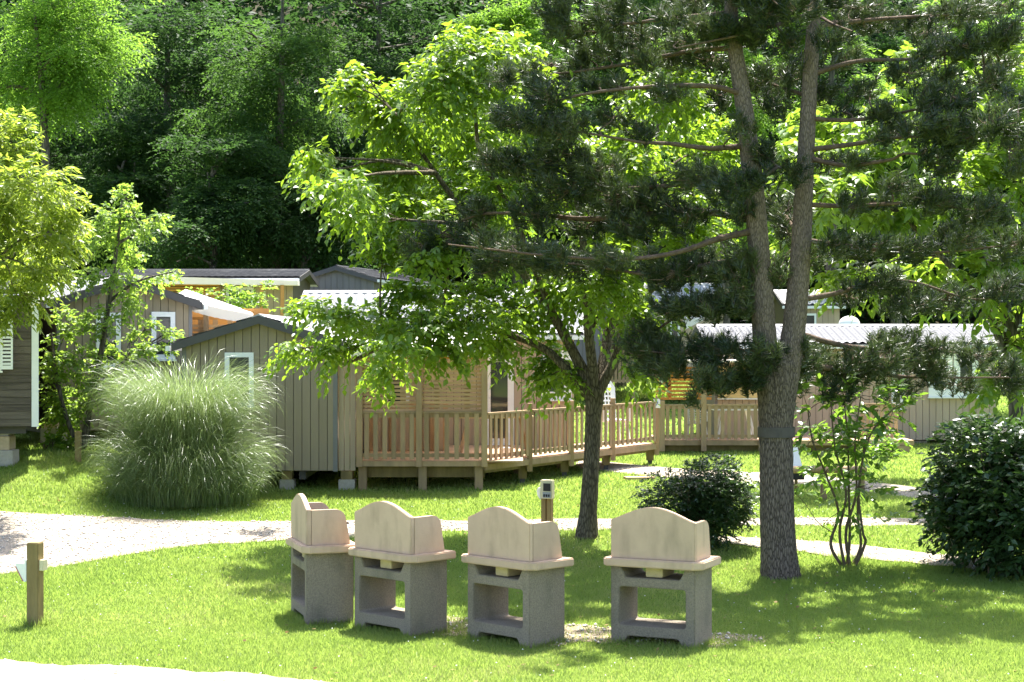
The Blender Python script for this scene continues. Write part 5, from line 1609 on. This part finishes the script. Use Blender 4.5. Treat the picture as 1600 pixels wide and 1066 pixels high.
bush('leafy_sapling', 'small leafy sapling in the shade under the plank cabin corner', (78, 694), 32.3, 30, 22, 40, M['leaf_shrub'], (0.13, 0.075), 6, 7, 0.2, 5, 4)
bush('terrace_hedge', 'pale leafy shrubs growing in front of the back row porch', (385, 462), 44.0, 50, 22, 110, M['leaf_maple'], (0.12, 0.075), 8, 7, 0.25, 6, 6)
bush('terrace_hedge', 'low leafy shrub tips showing above the canvas awning', (300, 462), 44.0, 40, 14, 60, M['leaf_maple'], (0.12, 0.075), 9, 7, 0.25, 6, 6)
bush('leafy_plant', 'low leafy plant growing under the right hand terrace end', (1385, 702), 39.5, 40, 22, 60, M['leaf_shrub'], (0.16, 0.08), 12, 7, 0.3, 5, 4)

def stem_shrub():
    rng = np.random.default_rng(61)
    Y = 23.6
    b = gpt(1325, 878)
    t = thing('stemmed_shrub', 'tall many stemmed shrub with bare lower stems right of the pine trunk', 'bush', b)
    stems = [[(1316, 876), (1298, 850), (1310, 800), (1290, 740), (1270, 690), (1262, 640)], [(1320, 876), (1312, 830), (1322, 770), (1305, 700), (1298, 630)],
             [(1324, 878), (1328, 830), (1326, 760), (1325, 690), (1318, 620)], [(1328, 878), (1322, 830), (1338, 770), (1336, 690), (1345, 620)],
             [(1332, 876), (1345, 852), (1340, 800), (1345, 740), (1352, 690), (1372, 640)], [(1336, 874), (1352, 848), (1348, 830), (1342, 760), (1360, 680), (1395, 640)]]
    sb = NB(); lv = NB()
    for sidx, s in enumerate(stems):
        dy = rng.normal(0, 0.12)
        q = np.array([P(x, y, Y + dy * (i + 1) * 0.6) - b for i, (x, y) in enumerate(s)])
        q[0][2] = -0.03
        w = np.linspace(5.5, 2.0, len(q)) * Y / F / 2
        v, f = tube_arrays(q, w, 7, 0.06, 6, sidx); sb.add(v, f)
        for i in range(2, len(q)):
            n = 9 if i > 2 else 2
            c = q[i]
            p, d = ell_points(n, c, np.array([0.30, 0.28, 0.26]), rng, 0.2)
            sprays(lv, p, unit(d + np.array([0, 0, 0.4])), rng, 8, 0.26, (0.14, 0.068), 0.4, (0.5, 0.28), LEAF_6, 0.5, 0.3)
            for j in range(0, n, 2):
                limb(sb, c, p[j], 0.006, 0.003, rng, 0, 4, 3)
    p, d = ell_points(5, P(1235, 765, Y) - b, np.array([0.1, 0.1, 0.08]), rng)
    sprays(lv, p, d, rng, 6, 0.14, (0.09, 0.05), 0.4, (0.5, 0.3), LEAF_6)
    limb(sb, P(1300, 832, Y) - b, P(1240, 768, Y) - b, 0.007, 0.003, rng)
    sb.build('stems', M['stem'], t, True)
    o = lv.build('crown', M['leaf_shrub'], t); o['kind'] = 'stuff'
stem_shrub()

def pampas():
    rng = np.random.default_rng(91)
    b = gpt(288, 797)
    Y = b[1] + 0.9
    base = np.array([px2x(288, Y), Y, float(gz(px2x(288, Y), Y))])
    t = thing('pampas_grass', 'huge arching clump of silvery green pampas grass beside the gravel road', 'plant', base)
    n = 12000
    a = rng.uniform(0, 2 * math.pi, n)
    sk_ = rng.uniform(0, 1, n) < 0.58                    # the outer skirt of the clump, and its upright middle
    rad = np.where(sk_, rng.uniform(0.45, 1.3, n), 0.8 * np.sqrt(rng.uniform(0, 1, n)))
    root = np.stack([rad * np.cos(a), rad * np.sin(a), np.zeros(n)], -1)
    a2 = a + rng.normal(0, 0.6, n)
    out = np.stack([np.cos(a2), np.sin(a2), np.zeros(n)], -1)
    L_ = np.where(sk_, rng.uniform(0.9, 2.5, n) * (1.12 - 0.25 * rad), rng.uniform(1.9, 3.25, n))
    th0 = np.where(sk_, rng.uniform(0.05, 0.4, n), np.clip(rng.normal(0.04, 0.07, n) + 0.14 * rad / 0.75, 0, 0.4))     # angle from the vertical at the root
    bend = np.where(sk_, rng.uniform(1.5, 2.7, n), rng.uniform(1.5, 3.1, n))
    expo = np.where(sk_, 1.5, 2.8)
    low = sk_ & (rng.uniform(0, 1, n) < 0.42)             # short outermost blades that reach down to the lawn
    rl = rng.uniform(0.85, 1.65, n)
    root = np.where(low[:, None], np.stack([rl * np.cos(a), rl * np.sin(a), np.zeros(n)], -1), root)
    L_ = np.where(low, rng.uniform(0.45, 1.35, n) * (1.55 - 0.4 * rl), L_)
    th0 = np.where(low, rng.uniform(-0.1, 0.5, n), th0)
    seg = 9
    p = root.copy(); pts = [p]
    for i in range(seg):
        u = (i + 0.5) / seg
        th = th0 + bend * u ** expo
        step = (L_ / seg)[:, None] * (np.sin(th)[:, None] * out + np.cos(th)[:, None] * np.array([0, 0, 1.0]))
        p = p + step
        p[:, 2] = np.maximum(p[:, 2], 0.03)
        pts.append(p.copy())
    side = np.stack([-out[:, 1], out[:, 0], np.zeros(n)], -1)
    side = unit(side + rng.normal(0, 0.35, (n, 3)))
    W = np.array([0.7, 0.9, 1, 1, 0.95, 0.85, 0.72, 0.55, 0.35, 0.06]) * 0.0052
    V = []
    for i in range(seg + 1):
        V.append(pts[i] - side * W[i]); V.append(pts[i] + side * W[i])
    V = np.stack(V, 1) * np.array([0.75, 0.75, 1.0])
    f0 = []
    for i in range(seg): f0.append((2 * i, 2 * i + 1, 2 * i + 3, 2 * i + 2))
    k = 2 * (seg + 1)
    f = (np.arange(n)[:, None, None] * k + np.array(f0)[None]).reshape(-1, 4)
    tone = np.clip(rng.normal(0.45, 0.28, n), 0, 1)
    o = link('blades', mesh_np('blades', V.reshape(-1, 3), f, False, np.repeat(tone, k)), M['pampas'], t); o['kind'] = 'stuff'
pampas()

# ------------------------------------------------------------------ the wood behind
def wood_tree(name, label, x, Y, ytop, ybot, rx, nsub, nspray, mat, leaf, seed, tw=0.24, tone=(0.5, 0.25), flat=0.30, k=12, tl=0.9, group=None, trunk='bark_grey', sub=0.36):
    rng = np.random.default_rng(seed)
    X = px2x(x, Y); g = float(gz(X, Y))
    t = thing(name, label, 'tree', (X, Y, g), 0, group)
    zt, zb = px2z(ytop, Y) - g, px2z(ybot, Y) - g
    R0 = np.array([rx * Y / F, rx * Y / F * 0.9, (zt - zb) / 2]); c = np.array([0, 0, (zt + zb) / 2])
    tr = NB(); lv = NB()
    top = np.array([rng.normal(0, 0.3), rng.normal(0, 0.3), zt * 0.82])
    v, f = tube_arrays([(0, 0, -0.1), (rng.normal(0, .1), rng.normal(0, .1), zt * 0.3), (rng.normal(0, .25), rng.normal(0, .2), zt * 0.6), top], [tw, tw * 0.8, tw * 0.5, tw * 0.15], 10, 0.03, 6, seed)
    tr.add(v, f)
    per = max(6, nspray // nsub)
    for i in range(nsub):
        q = rand_dirs(1, rng)[0]
        m = rng.uniform(0.2, 1.0)
        cc = c + q * R0 * m
        rr = np.array([R0[0], R0[1], R0[0] * flat]) * sub * rng.uniform(0.7, 1.45)
        p, d = ell_points(per, cc, rr, rng, 0.35)
        od = unit(d * np.array([1, 1, 0.4]) + unit(cc - c) * 0.8)
        sprays(lv, p - od * tl * 0.4, od, rng, k, tl, leaf, 0.55, tone, LEAF_D, 0.4, 0.35)
        if i % 2 == 0:
            h = rng.uniform(0.3, 0.8)
            limb(tr, (0, 0, max(1.0, min(zt * 0.8, cc[2] - 0.5))), cc, tw * 0.3, 0.03, rng, 0.03, 5, 4)
    tr.build('trunk', M[trunk], t, True)
    o = lv.build('crown', M[mat], t); o['kind'] = 'stuff'
    return t

G = 'trees of the wood behind the cabins'
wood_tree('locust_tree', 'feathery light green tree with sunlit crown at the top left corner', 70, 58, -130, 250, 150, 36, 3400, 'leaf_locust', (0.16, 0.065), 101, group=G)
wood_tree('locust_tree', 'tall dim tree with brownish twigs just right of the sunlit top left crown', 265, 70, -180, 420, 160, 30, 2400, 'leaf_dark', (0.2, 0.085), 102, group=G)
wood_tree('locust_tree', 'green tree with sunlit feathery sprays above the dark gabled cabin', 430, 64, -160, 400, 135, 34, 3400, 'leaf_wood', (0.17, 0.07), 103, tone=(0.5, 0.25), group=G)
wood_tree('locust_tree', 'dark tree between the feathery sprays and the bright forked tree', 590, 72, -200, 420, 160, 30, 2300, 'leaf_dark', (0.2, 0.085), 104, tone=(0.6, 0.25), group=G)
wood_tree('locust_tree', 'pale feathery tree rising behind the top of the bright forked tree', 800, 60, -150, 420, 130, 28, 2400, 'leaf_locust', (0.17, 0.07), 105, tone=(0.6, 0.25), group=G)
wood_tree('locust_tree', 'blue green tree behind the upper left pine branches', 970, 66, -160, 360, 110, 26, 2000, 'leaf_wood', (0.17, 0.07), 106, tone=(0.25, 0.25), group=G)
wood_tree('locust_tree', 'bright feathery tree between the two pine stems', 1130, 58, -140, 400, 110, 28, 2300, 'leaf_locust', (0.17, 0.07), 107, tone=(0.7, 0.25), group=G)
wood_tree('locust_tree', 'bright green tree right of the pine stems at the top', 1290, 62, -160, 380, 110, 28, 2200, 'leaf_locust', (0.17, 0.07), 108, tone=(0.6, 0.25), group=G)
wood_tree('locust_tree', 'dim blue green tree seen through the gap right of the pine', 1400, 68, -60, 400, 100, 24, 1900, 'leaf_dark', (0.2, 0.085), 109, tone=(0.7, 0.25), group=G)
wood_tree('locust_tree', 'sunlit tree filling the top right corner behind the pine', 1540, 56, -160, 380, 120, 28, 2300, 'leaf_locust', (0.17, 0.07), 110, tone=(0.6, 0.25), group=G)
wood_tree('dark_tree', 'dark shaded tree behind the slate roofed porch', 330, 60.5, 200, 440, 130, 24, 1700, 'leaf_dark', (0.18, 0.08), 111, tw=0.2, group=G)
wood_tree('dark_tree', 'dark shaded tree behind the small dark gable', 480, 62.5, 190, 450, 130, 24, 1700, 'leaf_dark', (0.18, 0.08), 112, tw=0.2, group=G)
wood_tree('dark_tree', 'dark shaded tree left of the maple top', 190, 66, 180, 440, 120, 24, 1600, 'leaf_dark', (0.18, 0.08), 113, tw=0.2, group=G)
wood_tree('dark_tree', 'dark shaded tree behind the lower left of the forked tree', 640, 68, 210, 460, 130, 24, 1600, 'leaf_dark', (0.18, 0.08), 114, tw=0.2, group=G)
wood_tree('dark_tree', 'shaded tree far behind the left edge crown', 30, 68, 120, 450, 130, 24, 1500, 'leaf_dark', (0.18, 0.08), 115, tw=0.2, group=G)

# far mass of the wood, closed behind the first trees
rng = np.random.default_rng(200)
fb = NB()
for i in range(84):
    X = -36 + 72 * (i % 28) / 27 + rng.normal(0, 1.0)
    Y = 77 + 9 * (i // 28) + rng.normal(0, 1.5)
    Ht = rng.uniform(12, 17)
    g = float(hz(X, Y))
    for lvl in range(4):
        c = np.array([X + rng.normal(0, 1.4), Y + rng.normal(0, 1), g + 1.0 + Ht * (lvl + 0.3) / 4])
        p, d = ell_points(85, c, np.array([2.7, 2.4, 2.5]), rng, 0.4)
        sprays(fb, p, d, rng, 8, 1.2, (0.5, 0.26), 0.5, (0.5, 0.3), LEAF_D, 0.4, 0.4)
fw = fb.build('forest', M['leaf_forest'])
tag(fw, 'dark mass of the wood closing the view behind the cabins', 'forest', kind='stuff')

tot = 0
for o in bpy.data.objects:
    if o.type == 'MESH':
        tot += sum(max(1, len(pl.vertices) - 2) for pl in o.data.polygons) if len(o.data.polygons) < 2000 else len(o.data.polygons)
print('approx faces', tot, 'objects', len(bpy.data.objects))
